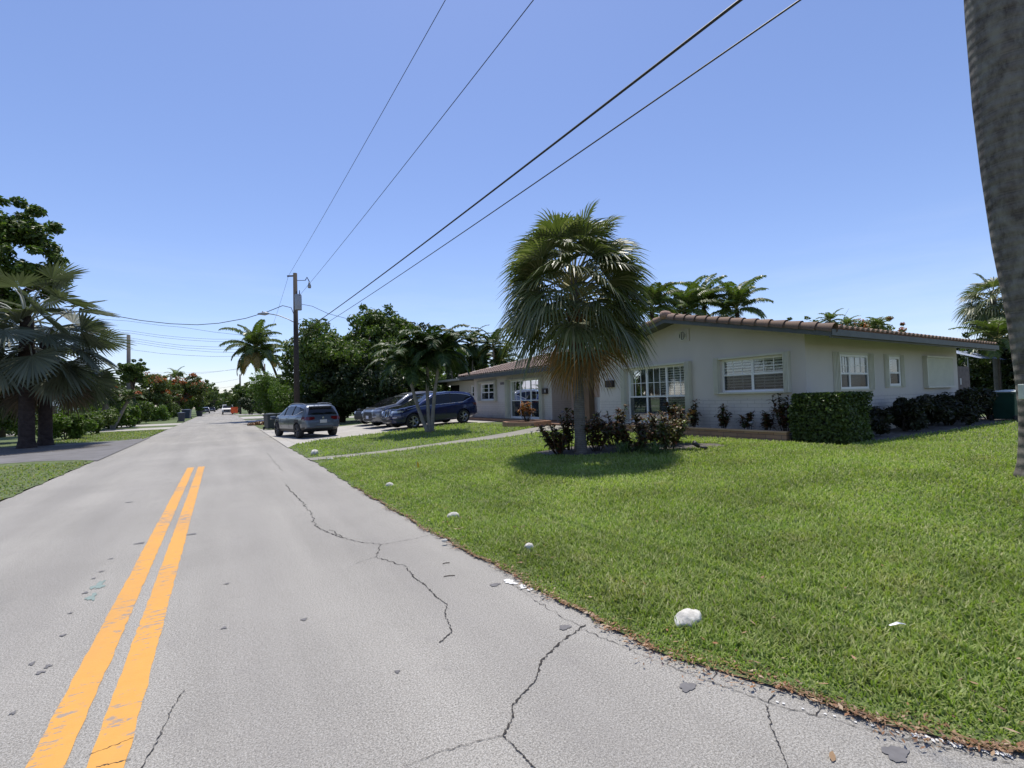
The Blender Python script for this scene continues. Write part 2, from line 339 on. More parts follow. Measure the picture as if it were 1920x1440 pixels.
# cracks
def crack(px, w0=.012, w1=.012, jit=.032, sub=16):
    pts = [P(*q) for q in px]; out = []
    for a, b in zip(pts[:-1], pts[1:]):
        for k in range(sub):
            t = k / sub; q = a.lerp(b, t); L = (b - a).length
            d = (b - a).normalized(); n = Vector((-d.y, d.x, 0)); out.append(q + n * random.uniform(-1, 1) * jit * min(1, L) * (0 if k == 0 else 1))
    out.append(pts[-1]); k = len(out); q = MB(); l = []; r_ = []
    for i, p in enumerate(out):
        d = (out[min(i + 1, k - 1)] - out[max(i - 1, 0)]).normalized(); n = Vector((-d.y, d.x, 0))
        w = (w0 + (w1 - w0) * i / k) * random.choice((.25, .4, .6, .7, .8, 1.3))
        l.append((*(p + n * w / 2).xy, .0045)); r_.append((*(p - n * w / 2).xy, .0045))
    q.grid(np.array([l, r_])); return q
CRK = plain('crack_shadow', (.035, .030, .026), .95, var=.4, scale=30)
CRACKS = [([(502, 850), (530, 883)], .012, .012), ([(535, 908), (560, 935), (582, 960), (590, 985), (618, 1000), (640, 1008)], .016, .016),
 ([(618, 993), (650, 1012), (714, 1022), (704, 1045), (760, 1062), (775, 1082), (800, 1100), (818, 1120), (838, 1134), (834, 1155), (848, 1185), (824, 1206)], .012, .010),
 ([(714, 1022), (770, 1012), (812, 1002)], .006, .004), ([(704, 1045), (672, 1055), (655, 1066)], .005, .003),
 ([(1098, 1172), (1050, 1205), (1015, 1240), (1005, 1275), (960, 1325), (962, 1345), (943, 1380), (975, 1412), (1003, 1442)], .014, .009),
 ([(943, 1380), (900, 1390), (820, 1412), (760, 1440)], .005, .003), ([(1436, 1322), (1448, 1370), (1468, 1415), (1480, 1445)], .006, .006),
 ([(345, 1295), (322, 1330), (300, 1380), (262, 1445)], .006, .006), ([(1100, 1183), (1200, 1228), (1330, 1278), (1440, 1318), (1600, 1362), (1760, 1400), (1920, 1440)], .005, .004),
 ([(945, 1088), (1010, 1130), (1100, 1183)], .005, .005), ([(470, 860), (500, 862)], .01, .01), ([(160, 1420), (250, 1385)], .005, .007), ([(180, 1440), (245, 1425)], .009, .007)]
for c, a, b in CRACKS: crack(c, a, b).build('crack', CRK, road)
for (a, b) in (((1010, 1130), (1030, 1118)), ((1180, 1220), (1200, 1205)), ((1250, 1247), (1262, 1230)), ((1330, 1278), (1345, 1262)), ((1440, 1318), (1452, 1300)), ((1530, 1342), (1540, 1328)), ((975, 1108), (990, 1098))):
    crack([a, b], .005, .005, sub=4).build('crack', CRK, road)
def blot(px, py, rx, ry, mat, name, z=.005, n=26, rough=.15):
    c = P(px, py); q = MB(); v = [(c.x, c.y, z)]
    ph = [random.uniform(0, 6.28) for _ in range(4)]
    for j in range(n):
        a = 2 * math.pi * j / n; k = 1 + rough * (math.sin(3 * a + ph[0]) + .7 * math.sin(5 * a + ph[1]) + .6 * math.sin(9 * a + ph[2]))
        v.append((c.x + rx * k * math.cos(a), c.y + ry * k * math.sin(a), z))
    q.add(v, [(0, 1 + j, 1 + (j + 1) % n) for j in range(n)]); return q.build(name, mat, road)
TARP = plain('tar_patch', (.135, .13, .13), .8, var=.15, scale=20); GRNP = plain('faded_green_paint', (.20, .255, .235), .85, var=.12, scale=12)
WPNT = plain('chipped_white_paint', (.62, .62, .60), .8, var=.15, scale=20)
for px, py, r_ in ((1289, 1289, .05), (1059, 1177, .045), (928, 1097, .045), (1680, 1414, .06), (360, 1002, .05), (242, 942, .05), (262, 1019, .05)):
    blot(px, py, r_, r_ * .7, TARP, 'tar_spot')
for px, py, rx, ry in ((185, 1098, .04, .11), (172, 1120, .03, .09)): blot(px, py, rx, ry, GRNP, 'paint_smudge', .0042, rough=.35)
for px, py in ((208, 1048), (190, 1072), (176, 1085), (160, 1112), (132, 1150), (118, 1192), (75, 1262), (90, 1250), (24, 1338), (420, 1178), (425, 1095), (570, 1162), (745, 1260), (60, 1245), (320, 905)):
    blot(px, py, .012 + random.random() * .012, .014 + random.random() * .012, TARP, 'tar_spot', .0048, n=14, rough=.3)
def pstrip(pa, pb, wid, n, mat, gap=.4, z=.0044):
    a = P(*pa); b = P(*pb); q = MB()
    d = (b - a).normalized(); nn = Vector((-d.y, d.x, 0)); L = (b - a).length
    for i in range(n):
        if random.random() < gap: continue
        c = a.lerp(b, (i + .5) / n) + nn * random.uniform(-.3, .3) * wid; rr = random.uniform(.3, .8) * wid
        v = [(c.x, c.y, z)] + [(c.x + (d.x * math.cos(t) * L / n * .8 + nn.x * math.sin(t) * rr) * random.uniform(.7, 1.1), c.y + (d.y * math.cos(t) * L / n * .8 + nn.y * math.sin(t) * rr) * random.uniform(.7, 1.1), z) for t in np.linspace(0, 6.28, 11)[:-1]]
        q.add(v, [(0, 1 + j, 1 + (j + 1) % 10) for j in range(10)]); z += .00004
    return q.build('kerb_paint', mat, road)
pstrip((948, 1088), (996, 1108), .06, 9, WPNT, .15, .0062); pstrip((1710, 1380), (1900, 1420), .03, 40, WPNT, .3, .0062); pstrip((1440, 1314), (1700, 1379), .016, 60, WPNT, .75, .0062)
# verges and lawn: sheets that follow the terrain
def sheet(rows, name, mat, off=0, parent=None):
    """rows: list of (y, x0, x1)"""
    ts = np.linspace(0, 1, 26) ** 1.3; g = []
    for y, x0, x1 in rows:
        xs = x0 + (x1 - x0) * ts; g.append(np.stack([xs, np.full_like(xs, y), H(xs, np.full_like(xs, y)) + off], 1))
    m = MB(); g = np.array(g); m.grid(np.transpose(g, (1, 0, 2))); return m.build(name, mat, parent, True)
lawn = struct(sheet([(y, edge_x(y), 70) for y in ys], 'lawn', LAWNB))
m = MB(); m.grid(np.stack([np.stack([np.full_like(ys, -90.), ys, np.full_like(ys, .02)], 1), np.stack([LX + .03 * np.sin(ys * 4) + .015 * np.sin(ys * 11), ys, np.full_like(ys, .016)], 1)], 0)[::-1])
struct(m.build('verge', LAWNB))
def drape(A, B, n, k, off, name, mat, rough=0, kind='structure'):
    A = [np.array(a, float) for a in A]; B = [np.array(b, float) for b in B]
    def samp(Pn, t):
        s_ = np.linspace(0, 1, len(Pn)); return np.stack([np.interp(t, s_, [p[0] for p in Pn]), np.interp(t, s_, [p[1] for p in Pn])], -1)
    t = np.linspace(0, 1, n); a = samp(A, t); b = samp(B, t); u = np.linspace(0, 1, k)[:, None, None]
    g = a[None] * (1 - u) + b[None] * u; z = H(g[..., 0], g[..., 1]) + off
    m = MB(); m.grid(np.concatenate([g, z[..., None]], -1)[::-1]); return tag(m.build(name, mat, None, True), kind=kind)
DRN = [(2.1, 19.4), (2.45, 20.6), (3.6, 22.0), (5.2, 22.5), (8, 22.6), (12.9, 22.8)]; DRF = [(2.2, 36.5), (3.2, 33), (5, 31.5), (7, 31.5), (10, 31.5), (15.4, 31.5)]
drape(DRN, DRF, 40, 24, .008, 'driveway', CONC)
WLN = [(2.15, 14.5), (4.5, 14.6), (6.2, 14.75), (8.2, 14.4), (9.6, 14.6), (12.6, 14.9)]; WLF = [(2.15, 15.2), (4.5, 15.25), (6.2, 15.4), (8.2, 15.5), (9.6, 15.9), (12.6, 17.5)]
drape(WLN, WLF, 40, 5, .010, 'walkway', WALK)
def ring(c, n=18): return c
BEDA = [(6.8, 9.8), (7.3, 8.9), (8.8, 7.85), (10.2, 7.0)]; BEDB = [(6.9, 10.5), (8.2, 10.4), (9.8, 9.0), (10.5, 7.6)]
drape(BEDA, BEDB, 24, 8, .009, 'flower_bed', SOIL)
drape([(12.6, 5.0), (16, 5.1), (20, 5.2), (27, 5.0)], [(12.6, 6.6), (16, 6.6), (20, 6.6), (27, 6.6)], 20, 5, .009, 'flower_bed', SOIL)
drape([(24.2, 3.4), (34, 3.0)], [(24.2, 5.0), (34, 5.0)], 6, 4, .012, 'path', CONC)
# left cross-drives
def lsheet(pts, name, mat, z):
    m = MB(); m.add([(x, y, z) for x, y in pts], [tuple(range(len(pts)))]); return struct(m.build(name, mat))
OLDSHADE = concrete('shaded_old_asphalt', (.12, .116, .116), (.19, .185, .185))  # old asphalt with tree shade darkened into its base colour
lsheet([(LX + .1, 19.6), (LX + .1, 33), (LX - .9, 31.2), (-9, 30.2), (-40, 30.2), (-40, 21), (-5, 21), (-3.9, 20.4)], 'driveway', OLDSHADE, .022)
lsheet([(LX + .1, 44.5), (LX + .1, 49), (-26, 48), (-26, 45.5)], 'driveway', CONC, .022)
lsheet([(LX + .1, 54), (LX + .1, 60), (-26, 59), (-26, 55)], 'driveway', CONC, .022)
lsheet([(2.3, 52), (14, 53), (14, 58), (2.3, 60)], 'driveway', CONC, .03); lsheet([(2.3, 66), (12, 67), (12, 78), (2.3, 80)], 'driveway', CONC, .03)
lsheet([(2.3, 92), (12, 93), (12, 106), (2.3, 108)], 'driveway', CONC, .03)
lsheet([(-12, 25.6), (-9.5, 24.4), (-7.0, 24.6), (-5.2, 25.8), (-4.1, 27.6), (-5.0, 29.2), (-8.5, 30.1), (-12, 29.8)], 'flower_bed', SOIL, .027)  # planted soil, enlarged as a dark sheet standing in for palm shade
# ------------------------------------------------------------------ grass
def inpoly(x, y, poly):
    c = np.zeros(len(x), bool); n = len(poly)
    for i in range(n):
        x0, y0 = poly[i]; x1, y1 = poly[(i + 1) % n]
        k = ((y0 > y) != (y1 > y)) & (x < (x1 - x0) * (y - y0) / (y1 - y0 + 1e-12) + x0); c ^= k
    return c
WALKP = WLN + WLF[::-1]; DRVP = DRN + DRF[::-1]; BEDP = BEDA + BEDB[::-1]
def blades(x, y, hgt, wid, base=0.0):
    n = len(x); az = RNG.uniform(0, 2 * np.pi, n); lean = RNG.uniform(.25, 1.0, n); h = hgt * RNG.uniform(.55, 1.3, n)
    dx, dy = np.cos(az), np.sin(az); sx, sy = -dy, dx; z0 = H(x, y) + base
    lv = []
    for t, wk in ((0, 1), (.55, .85), (1, 0)):
        cx = x + dx * lean * h * t ** 1.6; cy = y + dy * lean * h * t ** 1.6; cz = z0 + h * (t - .38 * lean * t * t)
        if wk: 
            lv.append(np.stack([cx - sx * wid * wk / 2, cy - sy * wid * wk / 2, cz], 1)); lv.append(np.stack([cx + sx * wid * wk / 2, cy + sy * wid * wk / 2, cz], 1))
        else: lv.append(np.stack([cx, cy, cz], 1))
    V = np.stack(lv, 1).reshape(-1, 3); b = np.arange(n)[:, None] * 5
    return V, b + np.array([[0, 1, 3, 2]]), b + np.array([[2, 3, 4]])
def scatter(n, r0, r1, a0, a1, p):
    """polar scatter around the camera, density ~ r^-p"""
    q = 2 - p; u = RNG.uniform(0, 1, n); r = (r0 ** q + u * (r1 ** q - r0 ** q)) ** (1 / q); a = RNG.uniform(a0, a1, n)
    return r * np.sin(a), r * np.cos(a), r
def lawn_ok(x, y):
    e = edge_x(y) + RNG.normal(0, .02, len(x)) + .035 * np.sin(y * 7.3 + np.sin(y * 3.1)) * np.sin(y * 2.2) + .02
    return (x > e) & (y < 36) & ~inpoly(x, y, WALKP) & ~inpoly(x, y, DRVP) & ~inpoly(x, y, BEDP) & ~((x > 11.75) & (y > 6.5)) & ~((x > 11.5) & (x < 25) & (y > 5.2)) & ~((x > 24) & (y > 3.2)) & ~((y > 31) & (x > 3)) & (y < 33)
gm = MB()
for n, r0, r1, p in ((150000, 2.2, 6, .6), (230000, 6, 14, 1.0), (130000, 14, 34, 1.2)):
    x, y, r = scatter(n, r0, r1, R(-4), R(104), p); k = lawn_ok(x, y); x, y, r = x[k], y[k], r[k]
    pn = .5 + .5 * np.sin(x * 1.3 + 2 * np.sin(y * .9)) * np.sin(y * 1.1 + 1.7 * np.sin(x * .7))
    wid = .0068 + .0011 * r; hg = (.066 + .0012 * r) * (.8 + .45 * pn)
    near = np.clip((x - edge_x(y)) / .35, .35, 1); hg = hg * near
    V, f4, f3 = blades(x, y, hg, wid[:, None][:, 0]); 
    base = gm.n; gm.v.append(V); gm.n += len(V); gm.f.setdefault(4, []).append(f4 + base); gm.f.setdefault(3, []).append(f3 + base)
tag(gm.build('grass', GRASS), 'lush green lawn grass between the road and the house', 'grass', kind='stuff')
gm = MB()
x, y, r = scatter(90000, 9, 60, R(-50), R(-3), 1.1); k = (x < LX - .03 + RNG.normal(0, .03, len(x))) & (y < 43.5) & ~((y > 19.7) & (y < 31.5)) & ~inpoly(x, y, [(-3.3, 44), (-3.3, 49.5), (-30, 49), (-30, 45)])
k &= ~((y > 31) & (x < -7.5)) ; x, y, r = x[k], y[k], r[k]
V, f4, f3 = blades(x, y, .045 + .0008 * r, .008 + .0013 * r); gm.v.append(V); gm.n = len(V); gm.f = {4: [f4], 3: [f3]}
tag(gm.build('grass', F('dry_grass_blade', (.18, .24, .06), (.23, .27, .09), (.32, .30, .15), trans=.4)), 'short yellowish verge grass on the far side of the road', 'grass', kind='stuff')
# leaf litter at the kerb (countless)
lm = MB(); n = 7500
yy = .35 + 9 * RNG.uniform(0, 1, n) ** 1.8; xx = edge_x(yy) + RNG.normal(.01, .03, n) * (.5 + 1.2 * (np.sin(yy * 6) * np.sin(yy * 2.3 + 1) > -.1)) * np.where(yy < 2.2, 1.8, .8)
az = RNG.uniform(0, 6.28, n); L = .004 + .02 * RNG.uniform(0, 1, n) ** 2; W = L * RNG.uniform(.1, .45, n)
zz = np.maximum(H(xx, yy), .004) + RNG.uniform(.003, .014, n)
d = np.stack([np.cos(az), np.sin(az), RNG.uniform(-.3, .3, n)], 1); s_ = np.stack([-np.sin(az), np.cos(az), RNG.uniform(-.5, .5, n)], 1); c = np.stack([xx, yy, zz], 1)
V = np.stack([c - d * L[:, None], c + s_ * W[:, None], c + d * L[:, None], c - s_ * W[:, None]], 1).reshape(-1, 3)
lm.add(V, np.arange(4 * n).reshape(-1, 4)); tag(lm.build('leaf_litter', LITT), 'brown dead leaves and twigs gathered along the kerb', 'leaf litter', kind='stuff')
lm = MB(); n = 260; yy = RNG.uniform(.2, 10, n); xx = edge_x(yy) + .1 + RNG.exponential(.9, n); kk = lawn_ok(xx, yy); xx, yy = xx[kk], yy[kk]; n = len(xx)
az = RNG.uniform(0, 6.28, n); L = RNG.uniform(.012, .032, n); W = L * RNG.uniform(.15, .4, n); zz = H(xx, yy) + RNG.uniform(.03, .065, n)
d = np.stack([np.cos(az), np.sin(az), RNG.uniform(-.3, .3, n)], 1); s_ = np.stack([-np.sin(az), np.cos(az), RNG.uniform(-.5, .5, n)], 1); c = np.stack([xx, yy, zz], 1)
lm.add(np.stack([c - d * L[:, None], c + s_ * W[:, None], c + d * L[:, None], c - s_ * W[:, None]], 1).reshape(-1, 3), np.arange(4 * n).reshape(-1, 4)); tag(lm.build('fallen_leaves', LITT), 'scattered dry leaves caught in the lawn grass', 'leaf litter', kind='stuff')
# ------------------------------------------------------------------ plants
def unit(v): return v / (np.linalg.norm(v, axis=-1, keepdims=True) + 1e-9)
def leafcloud(m, centers, radii, counts, size, aspect=.5, up=.3, flat=.75, seed=0, shell=.55):
    """many small folded leaves through the volume of each clump"""
    rg = np.random.default_rng(seed)
    C, Rr = [], []
    for c, r_, k in zip(centers, radii, counts):
        d = unit(rg.normal(0, 1, (k, 3))); rr = r_ * rg.uniform(shell ** 3, 1, k) ** (1 / 3) * rg.uniform(.8, 1.12, k)
        p = d * rr[:, None]; p[:, 2] *= flat; C.append(p + np.array(c)); Rr.append(d)
    C = np.concatenate(C); Dr = np.concatenate(Rr); n = len(C)
    nor = unit(Dr * .6 + np.array([0, 0, up]) + rg.normal(0, .55, (n, 3))); t = unit(np.cross(nor, rg.normal(0, 1, (n, 3)))); b = np.cross(nor, t)
    s = size * rg.uniform(.6, 1.3, n)[:, None]; fold = nor * s * .18
    V = np.stack([C - t * s, C - b * s * aspect + fold, C + t * s, C + b * s * aspect + fold], 1).reshape(-1, 3)
    m.add(V, np.arange(4 * n).reshape(-1, 4))
def clumps(center, rx, ry, rz, k, r0, r1, seed, bottom=-1.0):
    rg = random.Random(seed); cs, rs = [], []
    while len(cs) < k:
        a = [rg.gauss(0, 1) for _ in range(3)]; l = math.sqrt(sum(q * q for q in a)); rr = rg.uniform(.45, 1) 
        p = [q / l * rr for q in a]
        if p[2] < bottom: continue
        cs.append((center[0] + p[0] * rx, center[1] + p[1] * ry, center[2] + p[2] * rz)); rs.append(rg.uniform(r0, r1))
    return cs, rs
def tree(name, label, cat, base, height, rx, rz, mat, leaves=9000, size=.16, k=26, trunk=.2, bare=.35, seed=1, group=None, extra=None, flat=.75, forks=7, ry=None, shell=.45):
    bx, by = base; bz = float(H(bx, by)) - .03; t = thing(name, label, cat, (bx, by, bz), group=group); ry = ry or rx
    cz = height - rz; cs, rs = clumps((0, 0, cz), rx * .78, ry * .78, rz * .78, k, min(rx, rz) * .22, min(rx, rz) * .45, seed)
    rg = random.Random(seed + 77)
    for _ in range(k):
        a = rg.uniform(0, 6.28); e = math.asin(rg.uniform(-.75, 1)); q = rg.uniform(.86, 1.04); cs.append((rx * q * math.cos(a) * math.cos(e), ry * q * math.sin(a) * math.cos(e), cz + rz * q * math.sin(e))); rs.append(min(rx, rz) * rg.uniform(.09, .19))
    m = MB(); per = leaves / sum(q ** 2 for q in rs); leafcloud(m, cs, rs, [max(20, int(per * q ** 2)) for q in rs], size, seed=seed, flat=flat, shell=shell)
    m.build('crown', mat, t)
    tm = MB(); rg = random.Random(seed + 50); hb = max(height * bare, .3)
    tm.tube([(0, 0, 0), (rg.uniform(-.1, .1), rg.uniform(-.1, .1), hb * .5), (rg.uniform(-.15, .15), 0, hb), (0, rg.uniform(-.2, .2), cz)], [trunk * 1.25, trunk, trunk * .85, trunk * .4], 9)
    for c in rg.sample(cs, min(forks, len(cs))):
        mid = (c[0] * .45, c[1] * .45, hb + (c[2] - hb) * .55); tm.tube([(0, 0, hb * .9), mid, c], [trunk * .55, trunk * .35, trunk * .12], 6)
    tm.build('trunk', BARKT, t, True)
    if extra:
        em = MB(); e = [(c, r_) for c, r_ in zip(cs, rs) if rg.random() < extra[1]]
        e = [((c[0], c[1], c[2] + r_ * .35), r_) for c, r_ in e]
        leafcloud(em, [q[0] for q in e], [q[1] for q in e], [extra[2]] * len(e), size * .9, seed=seed + 9, shell=.8); em.build('blossom', extra[0], t)
    return t
def shrub(name, label, cat, base, w_, h_, mat, leaves=1500, size=.07, aspect=.45, seed=1, group=None, stems=5, bottom=.12, flat=1, k=12, z=None):
    bx, by = base; bz = float(H(bx, by)) if z is None else z; t = thing(name, label, cat, (bx, by, bz), group=group)
    rg = random.Random(seed); cs, rs = [], []; sm = MB()
    for i in range(k):
        a = rg.uniform(0, 6.28); r_ = w_ * .5 * math.sqrt(rg.random()) * .75; zz = h_ * rg.uniform(bottom + .1, .9)
        cs.append((r_ * math.cos(a), r_ * math.sin(a), zz)); rs.append(rg.uniform(.16, .30) * min(w_, h_))
    for c in cs[:max(stems, 3)]: sm.tube([(c[0] * .15, c[1] * .15, -.03), (c[0] * .5, c[1] * .5, c[2] * .5), c], [.018 + .01 * h_, .012 + .006 * h_, .006], 5)
    m = MB(); per = leaves / sum(q ** 2 for q in rs); leafcloud(m, cs, rs, [int(per * q ** 2) + 5 for q in rs], size, aspect=aspect, seed=seed, flat=flat, up=.5, shell=.2)
    m.build('foliage', mat, t); sm.build('stem', BARKT, t, True); return t
def croton(label, base, h_, w_, seed, mat=None, n=9, z=None, group='croton shrubs round the palm and along the house', size=.085, cat='croton shrub', gap=.22):
    """upright stems, each carrying whorls of broad upturned leaves"""
    bx, by = base; bz = float(H(bx, by)) if z is None else z; t = thing('croton_shrub', label, cat, (bx, by, bz), group=group)
    rg = random.Random(seed); sm = MB(); m = MB()
    for i in range(n):
        a = rg.uniform(0, 6.28); r_ = w_ * .5 * math.sqrt(rg.random()); hh = h_ * rg.uniform(.55, 1.0); top = Vector((r_ * math.cos(a), r_ * math.sin(a), hh))
        sm.tube([(top.x * .2, top.y * .2, -.03), (top.x * .7, top.y * .7, hh * .5), top], [.014, .010, .006], 5)
        for q in range(rg.randint(46, 64)):
            tt = rg.uniform(gap, 1.02); c = np.array([top.x * (.2 + .8 * tt), top.y * (.2 + .8 * tt), hh * tt]); az = rg.uniform(0, 6.28); el = rg.uniform(-.1, 1.1)
            d = np.array([math.cos(az) * math.cos(el), math.sin(az) * math.cos(el), math.sin(el)]); s_ = np.array([-math.sin(az), math.cos(az), rg.uniform(-.3, .3)])
            L = size * rg.uniform(1.2, 2.4); W = L * rg.uniform(.28, .42); g = np.array([0, 0, -.35 * L])
            m.ribbon([c, c + d * L * .45, c + d * L * .8 + g * .4, c + d * L + g], s_, [.008, W, W * .8, .004])
    m.build('foliage', mat or CROT, t); sm.build('stem', BARKT, t, True); return t
def frond(m, org, az, el, L, droop, nl, ll, lw, hang=.5, vee=.3, rg=random, rm=None, rw=.035, t0=.14):
    """pinnate frond: arching rachis with leaflets on both sides"""
    K = 14; pts = [np.array(org, float)]; e = el; ds = L / K
    for i in range(K):
        e = el - droop * ((i + .5) / K) ** 1.4; pts.append(pts[-1] + ds * np.array([math.cos(az) * math.cos(e), math.sin(az) * math.cos(e), math.sin(e)]))
    pts = np.array(pts); side = np.array([-math.sin(az), math.cos(az), 0])
    if rm is not None: rm.tube([tuple(p) for p in pts[::2]], list(np.linspace(rw, .006, len(pts[::2]))), 4, cap=False)
    for i in range(nl):
        t = t0 + (1 - t0) * (i + .5) / nl; x = t * K; j = min(int(x), K - 1); p = pts[j] + (pts[j + 1] - pts[j]) * (x - j); fw = unit(pts[j + 1] - pts[j]); up = np.cross(fw, side) * -1
        if up[2] < 0: up = -up
        l = ll * (.45 + .55 * math.sin(math.pi * min(1, .18 + t * .82) ** .8)) * (1 if t < .85 else 1.6 - t * .7)
        for sg in (-1, 1):
            d = unit(side * sg * .95 + fw * (.35 + .5 * t) + up * vee * rg.uniform(.4, 1.3)); l2 = l * rg.uniform(.85, 1.12)
            a = p; b = a + d * l2 * .45 - np.array([0, 0, hang * l2 * .10]); c = a + d * l2 * (.92 - .2 * hang) - np.array([0, 0, hang * l2 * .55])
            wv = unit(fw + up * rg.uniform(-.5, .5)); m.ribbon([a, b, c], wv, [lw * .5, lw, lw * .08])
def feather_palm(name, label, crowns, mat, trunkm, n=16, L=3.2, nl=34, ll=.7, lw=.05, tr=.16, group=None, dead=None, nd=3, hang=.6, droop=1.3, seed=1, base=None, cat='palm tree', els=(1.35, -.35), shaft=None, curve=0, blend=.45):
    """crowns: list of (base xyz, top xyz)"""
    b0 = base or crowns[0][0]; t = thing(name, label, cat, b0, group=group); rg = random.Random(seed)
    for (bs, tp) in crowns:
        m = MB(); rm = MB(); dm = MB(); tm = MB(); o = np.array(tp) - np.array(b0); bb = np.array(bs) - np.array(b0)
        mid = bb * .5 + o * .5 + np.array([curve, 0, 0]); mid2 = bb * .8 + o * .2 + np.array([curve * .6, 0, 0])
        tm.tube([bb - np.array([0, 0, .05]), bb + np.array([0, 0, .12]), mid2, mid, o * .85 + bb * .15 + np.array([curve * .4, 0, 0]), o], [tr * 1.5, tr * 1.2, tr * .95, tr * .85, tr * .8, tr * .9], 12)
        for i in range(n):
            u = (i + .5) / n; az = i * 2.39996 + rg.uniform(-.2, .2); el = els[0] + (els[1] - els[0]) * u ** 1.1 + rg.uniform(-.1, .1)
            frond(m, o + np.array([0, 0, .15 * (1 - u)]), az, el, L * rg.uniform(.85, 1.1) * (.75 + .25 * math.sin(math.pi * min(1, u + .25))), droop * rg.uniform(.8, 1.2) * (.55 + blend * 1.0 * (1 - u * .3)), nl, ll, lw, hang, .3, rg, rm)
        if dead:
            for i in range(nd):
                dm = MB(); frond(dm, o - np.array([0, 0, .1]), rg.uniform(0, 6.28), rg.uniform(-.5, -.1), L * .85, 1.2, nl, ll * .8, lw, .9, .1, rg, rm); dm.build('dry_frond', dead, t)
        if shaft is not None:
            sh = MB(); dd = unit(o - bb); sh.tube([o - dd * .75, o - dd * .6, o - dd * .1, o + dd * .15], [tr * .8, tr * 1.25, tr * .75, tr * .4], 10); sh.build('crownshaft', shaft, t, True)
        m.build('crown', mat, t); rm.build('frond_stalk', shaft or MATS['yellow_stalk'], t, True); tm.build('trunk', trunkm, t, True)
    return t
plain('yellow_stalk', (.26, .24, .09), .6); SHAFT = plain('green_crownshaft', (.16, .20, .07), .5)
def fan(m, pm, hub0, az, el, pet, Rf, nseg, spread, split, droopk, rg, pr=.018, stiff=False, arch=.35, wk=1.0):
    """palmate leaf: petiole, fused blade that splits into drooping fingers"""
    d = np.array([math.cos(az) * math.cos(el), math.sin(az) * math.cos(el), math.sin(el)])
    e2 = el - arch; d2 = np.array([math.cos(az) * math.cos(e2), math.sin(az) * math.cos(e2), math.sin(e2)])
    mid = np.array(hub0) + d * pet * .55; hub = mid + unit(d + d2) * pet * .45
    pm.tube([tuple(hub0), tuple(mid), tuple(hub)], [pr * 1.5, pr, pr * .7], 4, cap=False)
    ax = unit(d2 + rg.uniform(-.12, .12)); sd = unit(np.cross(ax, np.array([0, 0, 1.0]))) ; roll = rg.uniform(-.9, .9) if stiff else rg.uniform(-.7, .7)
    nr = np.cross(sd, ax); sd2 = sd * math.cos(roll) + nr * math.sin(roll); nr = np.cross(sd2, ax)
    if nr[2] < 0: nr = -nr
    S_ = [0.03, .3, split, split + (1 - split) * .45, 1.0]
    da = 2 * spread / nseg
    for i in range(nseg):
        a = -spread + da * (i + .5); L = Rf * (.78 + .22 * math.cos(a * .6)) * rg.uniform(.92, 1.08)
        dr = ax * math.cos(a) + sd2 * math.sin(a); cup = nr * .22 * abs(math.sin(a)) * (1 if not stiff else .5)
        pl = []; ws = []
        for k, s_ in enumerate(S_):
            over = max(0, s_ - split * .8); g = droopk * over ** 1.5 * L
            pp = hub + (dr + cup) * L * s_ * (1 - .25 * droopk * over) - np.array([0, 0, g]); pl.append(pp)
            wfull = 2 * math.tan(da / 2) * L * s_
            ws.append(wfull * 1.04 * wk if s_ <= split else (2 * math.tan(da / 2) * L * split * (.72 if k == 3 else .06)) * wk)
        tang = unit(-ax * math.sin(a) + sd2 * math.cos(a)); fold = nr * (.35 if i % 2 else -.35)
        m.ribbon(pl, unit(tang + fold), ws)
def fan_palm(name, label, base, trunk_top, z0, z1, n, pet, Rf, mat, trunkm, tr, seed, nseg=34, split=.5, droopk=.9, dry=None, ndry=10, boots=False, els=(1.5, -.75), group=None, stiff=False, spread=2.1, lean=(0, 0), pr=.02, arch=.35, upk=0.0):
    t = thing(name, label, 'palm tree', base, group=group); rg = random.Random(seed); m = MB(); pm = MB(); dm = MB(); tm = MB()
    lx, ly = lean; ax = lambda z: np.array([lx * z, ly * z, z])
    tm.tube([ax(-.08), ax(.05), ax(.35), ax(z0 * .6), ax(z0), ax(z1)], [tr * 1.5, tr * 1.25, tr * 1.02, tr * .95, tr, tr * .8], 14)
    tm.build('trunk', trunkm, t, True)
    for i in range(n):
        u = (i + .5) / n; az = i * 2.39996 + rg.uniform(-.15, .15); el = math.asin(max(-1, min(1, math.sin(els[0]) + (math.sin(els[1]) - math.sin(els[0])) * u))) + rg.uniform(-.12, .12); z = z1 + (z0 - z1) * u
        p_ = pet * rg.uniform(.85, 1.15) * (1 + upk * (1 - u)); fan(m, pm, ax(z), az, el, p_, Rf * rg.uniform(.88, 1.1), nseg, spread, split, droopk * (.6 + .6 * u), rg, pr, stiff, arch)
    if dry:
        for i in range(ndry):
            az = rg.uniform(0, 6.28); fan(dm, pm, ax(z0 - .05), az, rg.uniform(-1.15, -.6), pet * .9, Rf * .9, nseg, 1.5, split, .5, rg, pr, stiff, .3)
        dm.build('dry_frond', dry, t)
    m.build('crown', mat, t); pm.build('frond_stalk', MATS['yellow_stalk'] if not stiff else MATS['silver_stalk'], t, True)
    if boots:
        bm = MB()
        for k in range(42):
            z = z0 - .78 + .75 * (k / 42); a = k * 2.39996; d = np.array([math.cos(a), math.sin(a), 0]); sdv = np.array([-d[1], d[0], 0]); o = ax(z) + d * tr * .95; r2 = rg.uniform(.9, 1.3)
            for sg in (-1, 1):
                bm.ribbon([o + sdv * sg * .09 - np.array([0, 0, .08]), o + d * .03, o + d * .09 * r2 - sdv * sg * .05 + np.array([0, 0, .12]), o + d * .13 * r2 - sdv * sg * .08 + np.array([0, 0, .20])], unit(sdv + np.array([0, 0, .8 * sg])), [.06, .055, .045, .03])
        bm.build('leaf_base', BOOTM, t)
    return t
